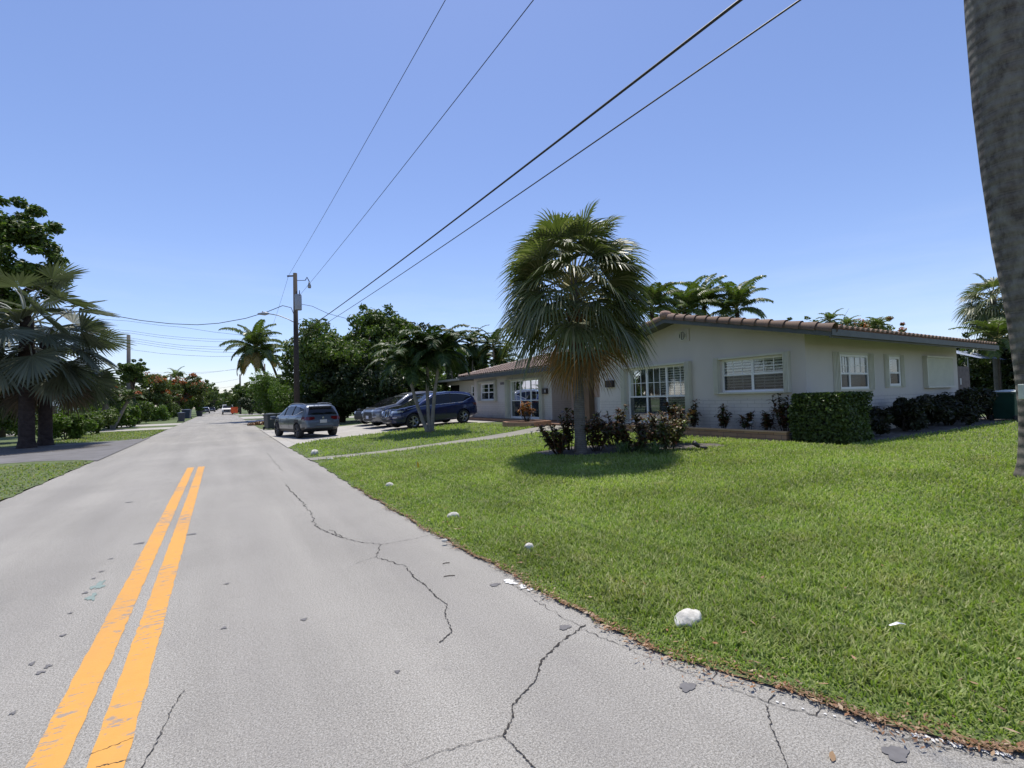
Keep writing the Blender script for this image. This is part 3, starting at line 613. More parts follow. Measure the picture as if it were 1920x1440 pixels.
plain('silver_stalk', (.34, .35, .29), .6)
# cabbage palm in front of the house
PB = P(1085, 848, .2); PB = Vector((7.55, 9.25, 0)); hz = float(H(PB.x, PB.y))
fan_palm('cabbage_palm', 'round headed fan palm with drooping fronds standing in the lawn bed before the house', (PB.x, PB.y, hz), None, 3.4, 4.35, 84, 1.12, 1.10, CABB, BARKG, .135, 3, nseg=34, split=.45, droopk=.85, dry=CABD, ndry=5, boots=True, upk=0, els=(1.45, -.36), lean=(-.012, 0), arch=.35, spread=1.8)
# silver palms on the left
b1 = P(50, 841); b2 = P(80, 837)
fan_palm('bismarck_palm', 'silver leaved fan palm with thick dark trunk, nearer of the pair at the left kerb', (b1.x, b1.y, .02), None, 4.3, 5.8, 30, 1.75, 1.5, BISM, BARKD, .27, 11, nseg=30, split=.62, droopk=.22, dry=BISD, ndry=2, stiff=True, spread=1.75, els=(1.4, -.5), arch=.75, group='pair of silver palms at left', pr=.035)
fan_palm('bismarck_palm', 'silver leaved fan palm just behind its twin, brown fronds hanging on its road side', (b2.x, b2.y + .4, .02), None, 4.0, 5.0, 26, 1.8, 1.5, BISM, BARKD, .25, 12, nseg=30, split=.62, droopk=.22, dry=BISD, ndry=4, stiff=True, spread=1.75, els=(1.2, -.6), arch=.75, group='pair of silver palms at left', pr=.035)
# royal palm at the right border: swollen trunk, top out of frame
rb = PD(1964, 905, 6.45); t = thing('royal_palm', 'huge smooth grey royal palm trunk rising at the right border of the lawn', 'palm tree', (rb.x, rb.y, float(H(rb.x, rb.y))))
tm = MB(); prof = [(-.1, .36, 0), (.0, .35, 0), (.2, .30, -.0), (.5, .265, .0), (.95, .25, .0), (1.5, .262, -.01), (2.3, .29, -.04), (3.3, .335, -.12), (4.3, .35, -.2), (5.3, .345, -.27), (6.5, .32, -.33), (8, .28, -.38), (10, .22, -.42)]
tm.tube([(p[2] * CR.x, p[2] * CR.y, p[0]) for p in prof], [p[1] * .94 * (1 + random.uniform(-.01, .01)) for p in prof], 40); o = tm.build('trunk', BARKR, t, True)
tmm = MB(); 
for i in range(16): frond(tmm, (-.42 * CR.x, -.42 * CR.y, 11.4), i * 2.4, 1.2 - i * .08, 3.2, 1.4, 36, .75, .05, .7)
tmm.build('crown', COCO, t); q = MB(); q.tube([(-.42 * CR.x, -.42 * CR.y, 9.9), (-.42 * CR.x, -.42 * CR.y, 10.3), (-.42 * CR.x, -.42 * CR.y, 11.6)], [.2, .25, .1], 16); q.build('crownshaft', SHAFT, t, True)
# small sign box on that trunk
sp = PD(1934, 734, 6.27); t = thing('meter_box', 'small pale box with a grey label strapped to the royal palm trunk', 'utility box', tuple(sp))
t.rotation_euler = (0, 0, math.atan2(-CF.x, CF.y) )
q = MB(); q.box(-.13, .13, -.03, .05, -.10, .10); o = q.build('housing', plain('pale_green_metal', (.50, .54, .46), .5), t); bv = o.modifiers.new('bevel', 'BEVEL'); bv.width = .012; bv.segments = 3
q = MB(); q.box(-.09, -.03, -.034, -.0305, -.03, -.015); q.build('label_plate', GALV, t)
# triple trunk palm
tb = P(806, 813, .16); tb = Vector((tb.x, tb.y, float(H(tb.x, tb.y)))); dt = (tb - CAMP).dot(CF)
def at(px, py, dep): p = PD(px, py, dep); return (p.x, p.y, p.z)
feather_palm('christmas_palm', 'three stemmed palm with slender grey trunks splayed from one root on the front lawn', [(tuple(tb + Vector((-.12, 0, 0))), at(764, 690, dt)), (tuple(tb), at(803, 662, dt + .3)), (tuple(tb + Vector((.12, .05, 0))), at(826, 664, dt - .2))], ADON, BARKL, n=19, L=1.95, nl=38, ll=.62, lw=.08, tr=.085, hang=.6, droop=1.7, seed=5, base=tuple(tb), els=(1.35, -.15), shaft=SHAFT, curve=-.08)
# coconut palm by the road on the right + second thin trunk
cb = at(497, 775, 50); feather_palm('coconut_palm', 'coconut palm with yellowing lower fronds leaning over the hedge beyond the driveway', [((cb[0] + .6, cb[1], .05), at(478, 655, 50))], COCO, BARKT, n=24, L=3.7, nl=52, ll=1.0, lw=.12, tr=.17, dead=COCD, nd=6, hang=.9, droop=1.4, seed=21, els=(1.5, -.5), curve=.5)
feather_palm('coconut_palm', 'shorter coconut palm leaning left just behind the yellowing one', [((cb[0] + 1.8, cb[1] + 2, .05), at(503, 668, 53))], COCO, BARKT, n=14, L=2.6, nl=40, ll=.8, lw=.11, tr=.15, dead=COCD, nd=2, hang=.8, droop=1.5, seed=22, curve=.6)
# palms behind the house
for i, (px, py, dep, L, lab, sd_) in enumerate(((1222, 580, 32, 2.6, 'coconut palm behind the house, half hidden by the round fan palm', 31), (1283, 585, 36, 3.0, 'coconut palm rising behind the roof peak with upright fronds', 32), (1320, 572, 38, 3.1, 'tallest coconut palm behind the tiled gable, centre of its cluster', 33), (1382, 582, 36, 3.2, 'coconut palm behind the gable with long fronds arching over the tiles to the right', 34))):
    tp = at(px, py, dep); feather_palm('coconut_palm', lab, [((tp[0] + .4, tp[1] + .2, 0.3), tp)], COCO, BARKT, n=18, L=L * 1.02, nl=48, ll=.9, lw=.095, tr=.16, hang=.8, droop=1.25, seed=sd_, els=(1.5, -.1), group='coconut palms behind the house')
for px, py, dep, lab, sd_ in ((1556, 603, 60, 'far fan shaped palm top showing above the roof corner', 41), (1588, 612, 62, 'low palm top beside the thin aerial above the eave', 42), (1645, 612, 60, 'small far palm top above the right end of the eave', 43)):
    tp = at(px, py, dep); feather_palm('coconut_palm', lab, [((tp[0], tp[1], .2), tp)], COCO, BARKT, n=18, L=1.9, nl=26, ll=.6, lw=.09, tr=.15, hang=.6, seed=sd_)
tp = at(1625, 616, 66); tree('flame_tree', 'red flowering treetop just showing above the eave of the house', 'tree', (tp[0], tp[1]), tp[2] + 1.3, 4, 2.2, OLIVE, 2500, .2, seed=44, extra=(FLAME, .3, 50))
tp = at(1495, 622, 70); tree('far_tree', 'green treetop peeping over the tiled gable edge', 'tree', (tp[0], tp[1]), tp[2] + 1.8, 3.5, 2.2, BROAD, 2200, .22, seed=45)
q = MB(); a = at(1578, 603, 24); b = at(1592, 578, 24); q.tube([(a[0], a[1], a[2] - .6), a, b], [.012, .01, .006], 5); 
tag(q.build('aerial', GALV), 'thin tilted aerial rod standing above the house roof', 'aerial')
# palms at right behind royal palm
tp = at(1862, 560, 27); fan_palm('cabbage_palm', 'fan palm beyond the gate partly hidden by the big grey trunk', (tp[0], tp[1], .3), None, tp[2] - .9, tp[2] - .3, 40, .8, 1.1, CABB, BARKG, .17, 51, nseg=26, split=.4, droopk=.9, upk=.2)
tp = at(1870, 640, 25); feather_palm('areca_palm', 'lower feather palm arching over the end of the eave beside the big grey trunk', [((tp[0], tp[1], .3), tp)], COCO, BARKT, n=18, L=2.2, nl=36, ll=.6, lw=.08, tr=.06, hang=.5, seed=52)
# ------------------------------------------------------------------ broadleaf trees and shrubs
def Q(px, dep): p = PD(px, 760, dep); return (p.x, p.y)
tree('shade_tree', 'big dark leafy tree overhanging the driveway behind the utility pole', 'tree', Q(640, 37), 8.3, 4.3, 3.9, BROAD, 26000, .15, k=46, seed=61, trunk=.26, bare=.2)
tree('shade_tree', 'tall dense tree behind the parked cars, highest crown by the wires', 'tree', Q(722, 40), 10.0, 3.0, 4.2, BROAD, 17000, .16, k=34, seed=62, trunk=.24, bare=.2)
tree('shade_tree', 'loose open tree beside the utility pole with sky showing through', 'tree', Q(585, 37), 7.6, 2.3, 2.8, BROAD, 6500, .15, k=22, seed=63, trunk=.14, bare=.3)
tree('shade_tree', 'dark tree behind the silver roofed cars at the back of the driveway', 'tree', Q(775, 42), 8.2, 3.6, 3.9, DARKL, 13000, .16, k=32, seed=64, trunk=.2, bare=.1)
tree('bush_tree', 'dense dark undergrowth tree at the head of the driveway', 'tree', Q(690, 35.5), 4.6, 3.2, 2.3, DARKL, 12000, .14, k=34, seed=65, trunk=.14, bare=.1)
tree('bush_tree', 'dark leafy thicket right behind the silver hatchback', 'tree', Q(625, 35), 4.8, 2.9, 2.4, DARKL, 12000, .14, k=30, seed=66, trunk=.14, bare=.1)
tree('bush_tree', 'dark bush tree behind the blue car and left of the low garage', 'tree', Q(790, 38), 4.4, 3.0, 2.2, BROAD, 9000, .14, k=26, seed=67, trunk=.12, bare=.1)
for px, py, dep, sd_, lab in ((846, 655, 46, 71, 'clumping palm behind the garage beside the three stemmed palm'), (885, 648, 47, 72, 'clumping palm behind the low roof of the left wing'), (925, 650, 44, 73, 'clumping palm showing just left of the round fan palm')):
    tp = at(px, py, dep); feather_palm('areca_palm', lab, [((tp[0], tp[1], .2), tp), ((tp[0], tp[1], .2), (tp[0] + 1.2, tp[1] + .6, tp[2] - 1.2))], ADON, BARKL, n=18, L=2.7, nl=36, ll=.7, lw=.11, tr=.09, hang=.5, seed=sd_, group='clumping palms behind the left wing', base=(tp[0], tp[1], .2), droop=1.3)
tree('garden_tree', 'leafy tree filling the gap behind the left wing roof', 'tree', Q(880, 50), 6.6, 4.5, 3.0, BROAD, 9000, .18, k=26, seed=74)
tree('garden_tree', 'leafy tree behind the entry roof, seen through the fan palm', 'tree', Q(960, 52), 6.5, 4.2, 3.0, BROAD, 6000, .18, k=22, seed=75)
# right of road beyond drive
shrub('tall_shrub', 'bright green feathery shrub mass bulging toward the road past the bins', 'shrub', Q(512, 44), 3.6, 4.2, BRGT, 8000, .11, seed=81, k=26)
shrub('tall_shrub', 'yellow green shrub between the leaning palms and the utility pole', 'shrub', Q(542, 41), 3.4, 3.4, BRGT, 7000, .10, seed=82, k=24)
shrub('tall_shrub', 'dark green shrub at the foot of the utility pole', 'shrub', Q(575, 36), 3.0, 2.6, BROAD, 6000, .10, seed=83, k=20)
tree('garden_tree', 'flat topped olive tree above the hedge beyond the leaning palms', 'tree', Q(512, 58), 5.3, 3.2, 1.5, OLIVE, 6000, .16, k=20, seed=84, trunk=.14)
tree('street_tree', 'round street tree on the right past the orange sign', 'tree', Q(468, 95), 6.0, 4.0, 2.8, BROAD, 6000, .26, k=22, seed=85)
tree('street_tree', 'smaller street tree behind the orange sign', 'tree', Q(448, 120), 6.5, 4.4, 3.0, OLIVE, 5000, .30, k=20, seed=86)
tree('street_tree', 'far street tree on the right where the road narrows', 'tree', Q(436, 165), 7.0, 5, 3.5, BROAD, 4500, .4, k=20, seed=87)
shrub('clipped_hedge', 'tall square dark hedge on the right beyond the orange sign', 'hedge', Q(470, 85), 4.5, 2.7, DARKL, 5000, .16, seed=88, k=22)
# left side
tree('shade_tree', 'tall dark leafed tree rising above the silver palms at the left border', 'tree', Q(-4, 31), 16.2, 3.2, 4.2, BROAD, 22000, .17, k=24, seed=91, trunk=.3, bare=.5, shell=.3)
shrub('seagrape_shrub', 'large glossy shrub at the left border by the palm trunks', 'shrub', Q(-5, 25), 2.9, 3.3, BROAD, 6000, .11, seed=92, k=22)
shrub('seagrape_shrub', 'low spreading bright shrub right of the silver palm trunks', 'shrub', Q(122, 27), 3.2, 1.3, BRGT, 5500, .09, seed=93, k=20)
shrub('seagrape_shrub', 'low bright shrub half hidden by the silver palm trunks', 'shrub', Q(88, 29), 2.2, 1.0, BRGT, 3500, .09, seed=94, k=14)
for px, sd_, lab in ((158, 95, 'squat clumping palm with pale leaning trunk, left of two by the verge'), (196, 96, 'squat clumping palm next to the round topiary tree')):
    tp = at(px, 745, 38); feather_palm('dwarf_palm', lab, [((tp[0] + .5, tp[1], .02), tp), ((tp[0] + .5, tp[1], .02), (tp[0] + 1.5, tp[1], tp[2] - .2))], ADON, BARKL, n=14, L=1.5, nl=22, ll=.45, lw=.075, tr=.14, hang=.4, seed=sd_, droop=1.6, base=(tp[0] + .5, tp[1], .02), group='squat palms on the left verge')
for px, dep, w_, h_, sd_, lab in ((160, 43, 5, 2.6, 97, 'dark shrub behind the squat palms'), (222, 41, 3.6, 2.0, 98, 'wide low shrub below the round topiary tree'), (262, 50, 4.2, 2.1, 99, 'rounded hedge shrub by the pale driveway'), (290, 60, 4.6, 2.0, 100, 'rounded hedge shrub before the flame tree'), (312, 70, 4.6, 2.0, 101, 'last hedge shrub just left of the dark blue bins')):
    x_, y_ = Q(px, dep); shrub('hedge_shrub', lab, 'shrub', (x_, y_), w_, h_, BROAD if sd_ % 2 else BRGT, 4500, .13, seed=sd_, k=20, group='shrubs along the left verge')
for px, dep, w_, h_, sd_, lab in ((150, 31, 3.0, 1.5, 121, 'dark green shrub on the verge just right of the low bright one'), (178, 36, 3.4, 1.6, 122, 'dark green shrub in front of the squat palms'), (205, 40, 3.0, 1.3, 123, 'low dark green shrub under the topiary tree beside the lawn'), (28, 33, 4.5, 2.6, 124, 'dark green shrub behind the silver palm trunks')):
    x_, y_ = Q(px, dep); shrub('hedge_shrub', lab, 'shrub', (x_, y_), w_, h_, BROAD, 4500, .11, seed=sd_, k=20)
tp = at(250, 697, 44); tree('topiary_tree', 'small tree with one clipped round ball of leaves on a bare stem', 'tree', (tp[0], tp[1]), tp[2] + 1.25, 1.25, 1.25, BROAD, 5000, .13, k=18, seed=102, trunk=.13, bare=.6)
tree('flame_tree', 'orange flowering tree spreading over the left hedge', 'tree', Q(283, 66), 6.4, 4.2, 2.6, OLIVE, 9000, .19, k=30, seed=103, extra=(FLAME, .35, 60), trunk=.2)
tree('flame_tree', 'wide flat crowned tree with few orange blossoms behind the dark bins', 'tree', Q(335, 84), 7.6, 6.0, 3.3, OLIVE, 11000, .24, k=34, seed=104, extra=(FLAME, .15, 60), trunk=.25)
tree('street_tree', 'darker round tree overhanging the left kerb before the parked cars', 'tree', Q(372, 108), 7.6, 5.0, 3.8, BROAD, 8000, .28, k=28, seed=105, trunk=.25)
tree('street_tree', 'far dark tree on the left above the two parked cars', 'tree', Q(384, 150), 9.0, 6, 4.5, DARKL, 6000, .4, k=24, seed=106)
tree('street_tree', 'farthest left street tree closing the view down the road', 'tree', Q(398, 215), 9.0, 7, 4.5, BROAD, 5000, .5, k=22, seed=107)
tree('street_tree', 'distant tree standing across the end of the road', 'tree', Q(413, 330), 9.0, 9, 4.5, OLIVE, 4500, .7, k=22, seed=108)
tree('street_tree', 'distant hazy tree at the right of the road end', 'tree', Q(424, 260), 8.0, 5, 4.2, BROAD, 4500, .55, k=22, seed=109)
tree('garden_tree', 'leafy tree behind the silver palms in the left garden', 'tree', Q(130, 60), 8.0, 5, 3.8, BROAD, 8000, .24, k=24, seed=110)
tree('garden_tree', 'tree behind the white house at the left border', 'tree', Q(20, 62), 8.5, 5, 4, BROAD, 7000, .26, k=24, seed=111)
tree('garden_tree', 'tree behind the squat palms and topiary', 'tree', Q(205, 66), 6.0, 5, 2.9, BROAD, 8000, .22, k=24, seed=112)
tp = at(330, 706, 105); feather_palm('coconut_palm', 'coconut palm top poking out of the flat crowned tree', [((tp[0], tp[1], 0), tp)], COCO, BARKT, n=14, L=2.8, nl=22, ll=.8, lw=.14, tr=.2, seed=113)
# shrubs round the house
GY = .43
for px, dep, h_, w_, n_, sd_, lab in (
    (1048, 11.9, .95, .95, 10, 201, 'dark red croton left of the fan palm trunk with one red tipped branch'),
    (1066, 12.5, 1.35, .6, 6, 209, 'taller thin croton just left of the fan palm trunk'),
    (1118, 12.0, 1.05, .95, 11, 202, 'dense dark croton just right of the fan palm trunk'),
    (1150, 12.8, 1.35, 1.0, 12, 203, 'tall dark croton below the right hand mailbox'),
    (1185, 11.6, .8, .8, 8, 210, 'low croton in the bed before the big window'),
    (1215, 12.4, 1.05, 1.0, 11, 204, 'reddish croton in front of the big three part window'),
    (1255, 12.3, 1.25, 1.1, 13, 205, 'widest red croton below the right edge of the big window')):
    croton(lab, Q(px, dep), h_ * .78, w_ * 1.1, sd_, n=n_ + 2)
for px, h_, w_, n_, sd_, lab in ((1300, .85, .45, 5, 221, 'thin red croton behind the brick edging, left of the bay window'), (1354, .75, .5, 5, 222, 'small red croton under the left shutter of the bay window'), (1398, .55, .35, 3, 223, 'smallest dark croton under the middle of the bay window'), (1436, .75, .5, 5, 224, 'croton with purple leaves under the bay window by the path light'), (1470, 1.05, .6, 7, 225, 'orange tipped tall croton next to the box hedge'), (1262, 1.0, .6, 6, 226, 'croton behind the brick edging under the big window')):
    d_ = ray(px, 760); tt = 12.45 / d_.x; croton(lab, (12.45, d_.y * tt), h_, w_, sd_, n=n_, z=.5)
croton('round bright orange croton in the brick planter by the entry', (11.55, 16.9 + .9), .85, .85, 230, mat=CROO, n=16, z=.58, gap=.55, size=.06)
croton('yellow green croton bush at the right end of the palm bed', Q(1250, 11.3), .7, .8, 231, mat=F('green_croton_leaf', (.07, .10, .025), (.16, .17, .05), (.14, .05, .02), (.05, .07, .02), trans=.25), n=10)
for px, dep, sd_, lab in ((1165, 11.3, 241, 'spiky strap leaved plant in the palm bed, left of its twin'), (1225, 10.9, 242, 'pale striped strap leaved plant at the front of the palm bed'), (1195, 11.5, 243, 'strap leaved plant between the crotons')):
    x_, y_ = Q(px, dep); t = thing('strap_plant', lab, 'plant', (x_, y_, float(H(x_, y_))), group='strap leaved plants in the palm bed'); m = MB(); rg = random.Random(sd_)
    for i in range(70):
        az = rg.uniform(0, 6.28); e = rg.uniform(.3, 1.3); L = rg.uniform(.3, .5); d = np.array([math.cos(az) * math.cos(e), math.sin(az) * math.cos(e), math.sin(e)]); o = np.array([rg.uniform(-.12, .12), rg.uniform(-.12, .12), 0])
        m.ribbon([o, o + d * L * .5, o + d * L * .85 - np.array([0, 0, .04]), o + d * L * 1.05 - np.array([0, 0, .14])], [-math.sin(az), math.cos(az), 0], [.022, .024, .016, .002])
    m.build('foliage', STRAP, t)
# clipped box hedge
t = thing('box_hedge', 'clipped square green hedge at the corner of the house', 'hedge', (12.42, 5.88, .31))
m = MB(); rg = np.random.default_rng(5); n = 15000
u = rg.uniform(-1, 1, (n, 3)); ax_ = rg.integers(0, 3, n); sg = np.where(rg.random(n) < .5, -1, 1.0); sg = np.where(ax_ == 2, 1.0, sg)
u[np.arange(n), ax_] = sg * rg.uniform(.72, 1.04, n) ; C = u * np.array([.58, .62, .57]) + np.array([0, 0, .62]); C[:, :2] *= (1 + .06 * np.sin(C[:, 2:3] * 5 + C[:, 0:1] * 3))
nor = np.zeros((n, 3)); nor[np.arange(n), ax_] = sg; nor = unit(nor + rg.normal(0, .6, (n, 3)) + np.array([0, 0, .3])); tt = unit(np.cross(nor, rg.normal(0, 1, (n, 3)))); bb = np.cross(nor, tt); s_ = .038 * rg.uniform(.6, 1.4, n)[:, None]
m.add(np.stack([C - tt * s_, C - bb * s_ * .55 + nor * .01, C + tt * s_, C + bb * s_ * .55 + nor * .01], 1).reshape(-1, 3), np.arange(4 * n).reshape(-1, 4)); m.build('foliage', HEDG, t)
m = MB(); 
for i in range(16): m.tube([(random.uniform(-.4, .4), random.uniform(-.4, .4), -.02), (random.uniform(-.4, .4), random.uniform(-.4, .4), .6), (random.uniform(-.45, .45), random.uniform(-.5, .5), 1.05)], [.02, .014, .006], 5)
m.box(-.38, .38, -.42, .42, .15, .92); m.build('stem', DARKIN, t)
for x_, w_, h_, sd_, lab in ((14.4, 1.3, .95, 251, 'dark shrub touching the right side of the box hedge'), (16.6, 1.5, 1.15, 252, 'dark shrub under the narrow window with a flat layered top'), (18.1, 1.2, 1.05, 253, 'dark rounded shrub between the narrow window and the closed shutter'), (19.9, 1.7, 1.25, 254, 'dark shrub below the closed shutter'), (21.8, 1.6, 1.35, 255, 'dark shrub near the far corner of the side wall'), (23.8, 1.6, 1.0, 256, 'dark shrub in front of the wooden gate')):
    shrub('dark_shrub', lab, 'shrub', (x_, 5.95), w_, h_ * .8, DKCR, 3200, .075, seed=sd_, k=16, group='dark shrubs along the side wall')
for px, dep, h_, sd_, lab in ((1880, 30, 5, 261, 'dark leafy tree in the shade beyond the wooden gate'), (1960, 26, 5.2, 262, 'dark leafy tree right of the green bin'), (1830, 38, 4.2, 263, 'dark tree behind the wooden gate')):
    tree('garden_tree', lab, 'tree', Q(px, dep), h_, 3.2, h_ * .48, DARKL, 7000, .16, k=26, seed=sd_, bare=.1, group='dark trees beyond the gate')
# ------------------------------------------------------------------ house
def frame(O, U, N):
    O, U, N = map(np.array, (O, U, N))
    def f(v): return O + v[:, 0:1] * U + v[:, 1:2] * N + v[:, 2:3] * np.array([0, 0, 1.0])
    return f
FX = 12.8; FY = 6.57; WX = 13.8; FLR = .5
front = frame((FX, 0, 0), (0, 1, 0), (-1, 0, 0)); side = frame((0, FY, 0), (1, 0, 0), (0, -1, 0)); wing = frame((WX, 0, 0), (0, 1, 0), (-1, 0, 0)); entry = frame((15.0, 0, 0), (0, 1, 0), (-1, 0, 0)); gar = frame((15.5, 0, 0), (0, 1, 0), (-1, 0, 0))
house = thing('ranch_house', 'low pale ranch house with clay tiled gable and white framed windows', 'house', (0, 0, 0))
def holed(m, fr, u0, u1, z0, z1, holes, th=.2):
    us = sorted({u0, u1, *[h[0] for h in holes], *[h[1] for h in holes]}); zs = sorted({z0, z1, *[h[2] for h in holes], *[h[3] for h in holes]})
    for a, b in zip(us[:-1], us[1:]):
        for c, d in zip(zs[:-1], zs[1:]):
            uc, zc = (a + b) / 2, (c + d) / 2
            if any(h[0] < uc < h[1] and h[2] < zc < h[3] for h in holes): continue
            for nn in (0, -th):
                v = fr(np.array([(a, nn, c), (b, nn, c), (b, nn, d), (a, nn, d)], float)); m.add(v, [(0, 1, 2, 3)])
    for a, b, c, d in holes + [(u0, u1, z0, z1)]:
        q = [(a, c), (b, c), (b, d), (a, d)]
        for i in range(4):
            (p0, p1), (r0, r1) = q[i], q[(i + 1) % 4]; m.add(fr(np.array([(p0, 0, p1), (r0, 0, r1), (r0, -th, r1), (p0, -th, p1)], float)), [(0, 1, 2, 3)])
WIN1 = (7.11, 9.02, 1.60, 2.57); WIN2 = (10.25, 12.9, .62, 2.56); W3 = (14.5, 16.15, 1.60, 2.56); W4 = (17.5, 18.3, 1.66, 2.56); W5 = (20.15, 22.4, 1.62, 2.58)
WL1 = (24.6, 26.55, 1.52, 2.58); WL2 = (19.95, 23.0, .52, 2.60)
EZ = 3.04; RY = 10.5
m = MB(); holed(m, front, FY, 14.4, .1, (EZ - .05 + .94 * math.tan(.21) - .085), [WIN1, WIN2])
for nn in (0, -.2): m.add(front(np.array([(FY, nn, (EZ - .05 + .94 * math.tan(.21) - .085)), (14.4, nn, (EZ - .05 + .94 * math.tan(.21) - .085)), (RY, nn, (EZ - .05 + 4.87 * math.tan(.21) - .085))], float)), [(0, 1, 2)])
m.build('front_wall', STUC, house)
m = MB(); holed(m, side, FX + .2, 23.2, .1, (EZ - .05 + .94 * math.tan(.21) - .085) - .003, [W3, W4]); m.build('side_wall', STUC, house)
m = MB(); holed(m, wing, 19.0, 27.4, .1, EZ - .02, [WL1, WL2]); m.build('wing_wall', STUC, house)
m = MB(); m.box(13.8, 24, 27.38, 27.4, .1, 3.0); m.box(FX + .2, 15.0, 14.2, 14.4, .1, 3.2); m.box(14.0, 15.0, 19.0, 19.2, .1, 3.0); m.box(23.0, 23.2, FY + .2, 14.4, .1, 3.2); m.box(FX + .2, 23.2, 14.42, 14.6, .1, 3.2); m.box(23.3, 23.5, 14.6, 27.3, .1, 3.0); m.build('rear_wall', STUC, house)
m = MB(); holed(m, entry, 14.6, 19.0, .1, 3.1, [(14.7, 15.9, 1.55, 2.6)]); m.build('entry_wall', STUCP, house)
m = MB(); m.box(15.15, 15.2, 14.62, 16.0, 1.5, 2.65); m.build('entry_screen', DARKIN, house)
m = MB(); m.box(0, 0, 0, 0, 0, 0, None) if False else None; m = MB(); m.box(16.75, 17.75, 0, .05, .5, 2.6, entry); m.build('front_door', plain('peach_door', (.50, .38, .31), .5, var=.04), house)
dr = [o for o in D.objects if o.name == 'front_door'][0]
q = MB(); q.box(17.58, 17.68, .052, .10, 1.52, 1.66, entry); q.box(17.59, 17.66, .052, .11, 1.40, 1.47, entry); q.build('door_handle', BLK, dr)
q = MB(); q.box(12.7, 13.0, 14.95, 15.25, .1, 3.0); q.build('porch_column', plain('brown_column', (.13, .085, .05), .8), house)
q = MB(); q.box(13.15, 13.2, 14.5, 15.6, .4, 1.55); q.build('porch_panel', WHITE, house)
# windows
def window(fr, w4, cols, mid, grid_up=(3, 2), blinds='h', low_grid=False, fw=.06, lowdark=True, nm='window', sh=0.0):
    u0, u1, z0, z1 = w4; a, b = -.13 + sh, -.07 + sh
    m = MB(); m.box(u0, u0 + fw, a, b, z0, z1, fr); m.box(u1 - fw, u1, a, b, z0, z1, fr); m.box(u0 + fw, u1 - fw, a, b, z0, z0 + fw, fr); m.box(u0 + fw, u1 - fw, a, b, z1 - fw, z1, fr)
    edges = [u0 + (u1 - u0) * c for c in cols]; zm = z0 + (z1 - z0) * mid
    for e in edges: m.box(e - .035, e + .035, a + .003, b - .003, z0 + fw, z1 - fw, fr)
    bays = [u0 + fw] + edges + [u1 - fw]
    for e0, e1 in zip(bays[:-1], bays[1:]):
        e0 += .035 * (e0 != u0 + fw); e1 -= .035 * (e1 != u1 - fw); m.box(e0, e1, a + .006, b - .006, zm - .025, zm + .025, fr)
        for i in range(1, grid_up[0]): x = e0 + (e1 - e0) * i / grid_up[0]; m.box(x - .009, x + .009, a + .01, b - .02, zm + .025, z1 - fw, fr)
        for i in range(1, grid_up[1]): z = zm + (z1 - fw - zm) * i / grid_up[1]; m.box(e0, e1, a + .012, b - .022, z - .009, z + .009, fr)
        if low_grid:
            for i in range(1, grid_up[0]): x = e0 + (e1 - e0) * i / grid_up[0]; m.box(x - .006, x + .006, a + .01, a + .02, z0 + fw, zm - .025, fr)
    w_ = m.build(nm, WHITE, house)
    m = MB(); m.add(fr(np.array([(u0 + fw, -.10, z0 + fw), (u1 - fw, -.10, z0 + fw), (u1 - fw, -.10, z1 - fw), (u0 + fw, -.10, z1 - fw)], float) + np.array([0, sh, 0])), [(0, 1, 2, 3)]); m.build('pane', GLS, w_)
    if lowdark:
        m = MB(); m.add(fr(np.array([(u0 + fw, -.092, z0 + fw), (u1 - fw, -.092, z0 + fw), (u1 - fw, -.092, zm - .02), (u0 + fw, -.092, zm - .02)], float) + np.array([0, sh, 0])), [(0, 1, 2, 3)]); m.build('insect_screen', SCREEN, w_)
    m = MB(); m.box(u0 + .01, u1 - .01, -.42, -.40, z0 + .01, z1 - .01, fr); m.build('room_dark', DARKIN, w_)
    m = MB()
    if blinds == 'h':
        z = z0 + .04
        while z < z1 - .05: 
            v = fr(np.array([(u0 + .02, -.205, z), (u1 - .02, -.205, z), (u1 - .02, -.165, z + .052), (u0 + .02, -.165, z + .052)], float)); m.add(v, [(0, 1, 2, 3)]); z += .082
        m.build('blinds', BLIND, w_)
    else:
        us = np.linspace(u0 + .03, u1 - .03, 90); nn = -.20 + .022 * np.sin(np.arange(90) * 1.5)
        for i in range(89):
            if blinds == 'gap' and (i % 30) < 3: continue
            m.add(fr(np.array([(us[i], nn[i], z0 + .02), (us[i + 1], nn[i + 1], z0 + .02), (us[i + 1], nn[i + 1], z1 - .02), (us[i], nn[i], z1 - .02)])), [(0, 1, 2, 3)])
        m.build('curtain', CURT, w_)
    return w_
k_ = NT('insect_mesh'); _t = k_.n('ShaderNodeBsdfTransparent'); _t.inputs[0].default_value = (1, 1, 1, 1); _d = k_.n('ShaderNodeBsdfDiffuse'); _d.inputs[0].default_value = (.03, .035, .04, 1); _m = k_.n('ShaderNodeMixShader'); _m.inputs[0].default_value = .5
k_.l(_t.outputs[0], _m.inputs[1]); k_.l(_d.outputs[0], _m.inputs[2]); SCREEN = k_.done(_m.outputs[0])
window(front, WIN1, [.5], .52, (3, 2), 'h', True); window(front, WIN2, [1 / 3, 2 / 3], .47, (3, 2), 'h', False)
window(side, W3, [.33], .45, (3, 2), 'v', sh=.09); window(side, W4, [], .45, (1, 1), 'h', fw=.07, sh=.09)
window(wing, WL1, [.5], .46, (1, 2), 'v', fw=.09); window(wing, WL2, [1 / 3, 2 / 3], .46, (2, 2), 'v', fw=.09)
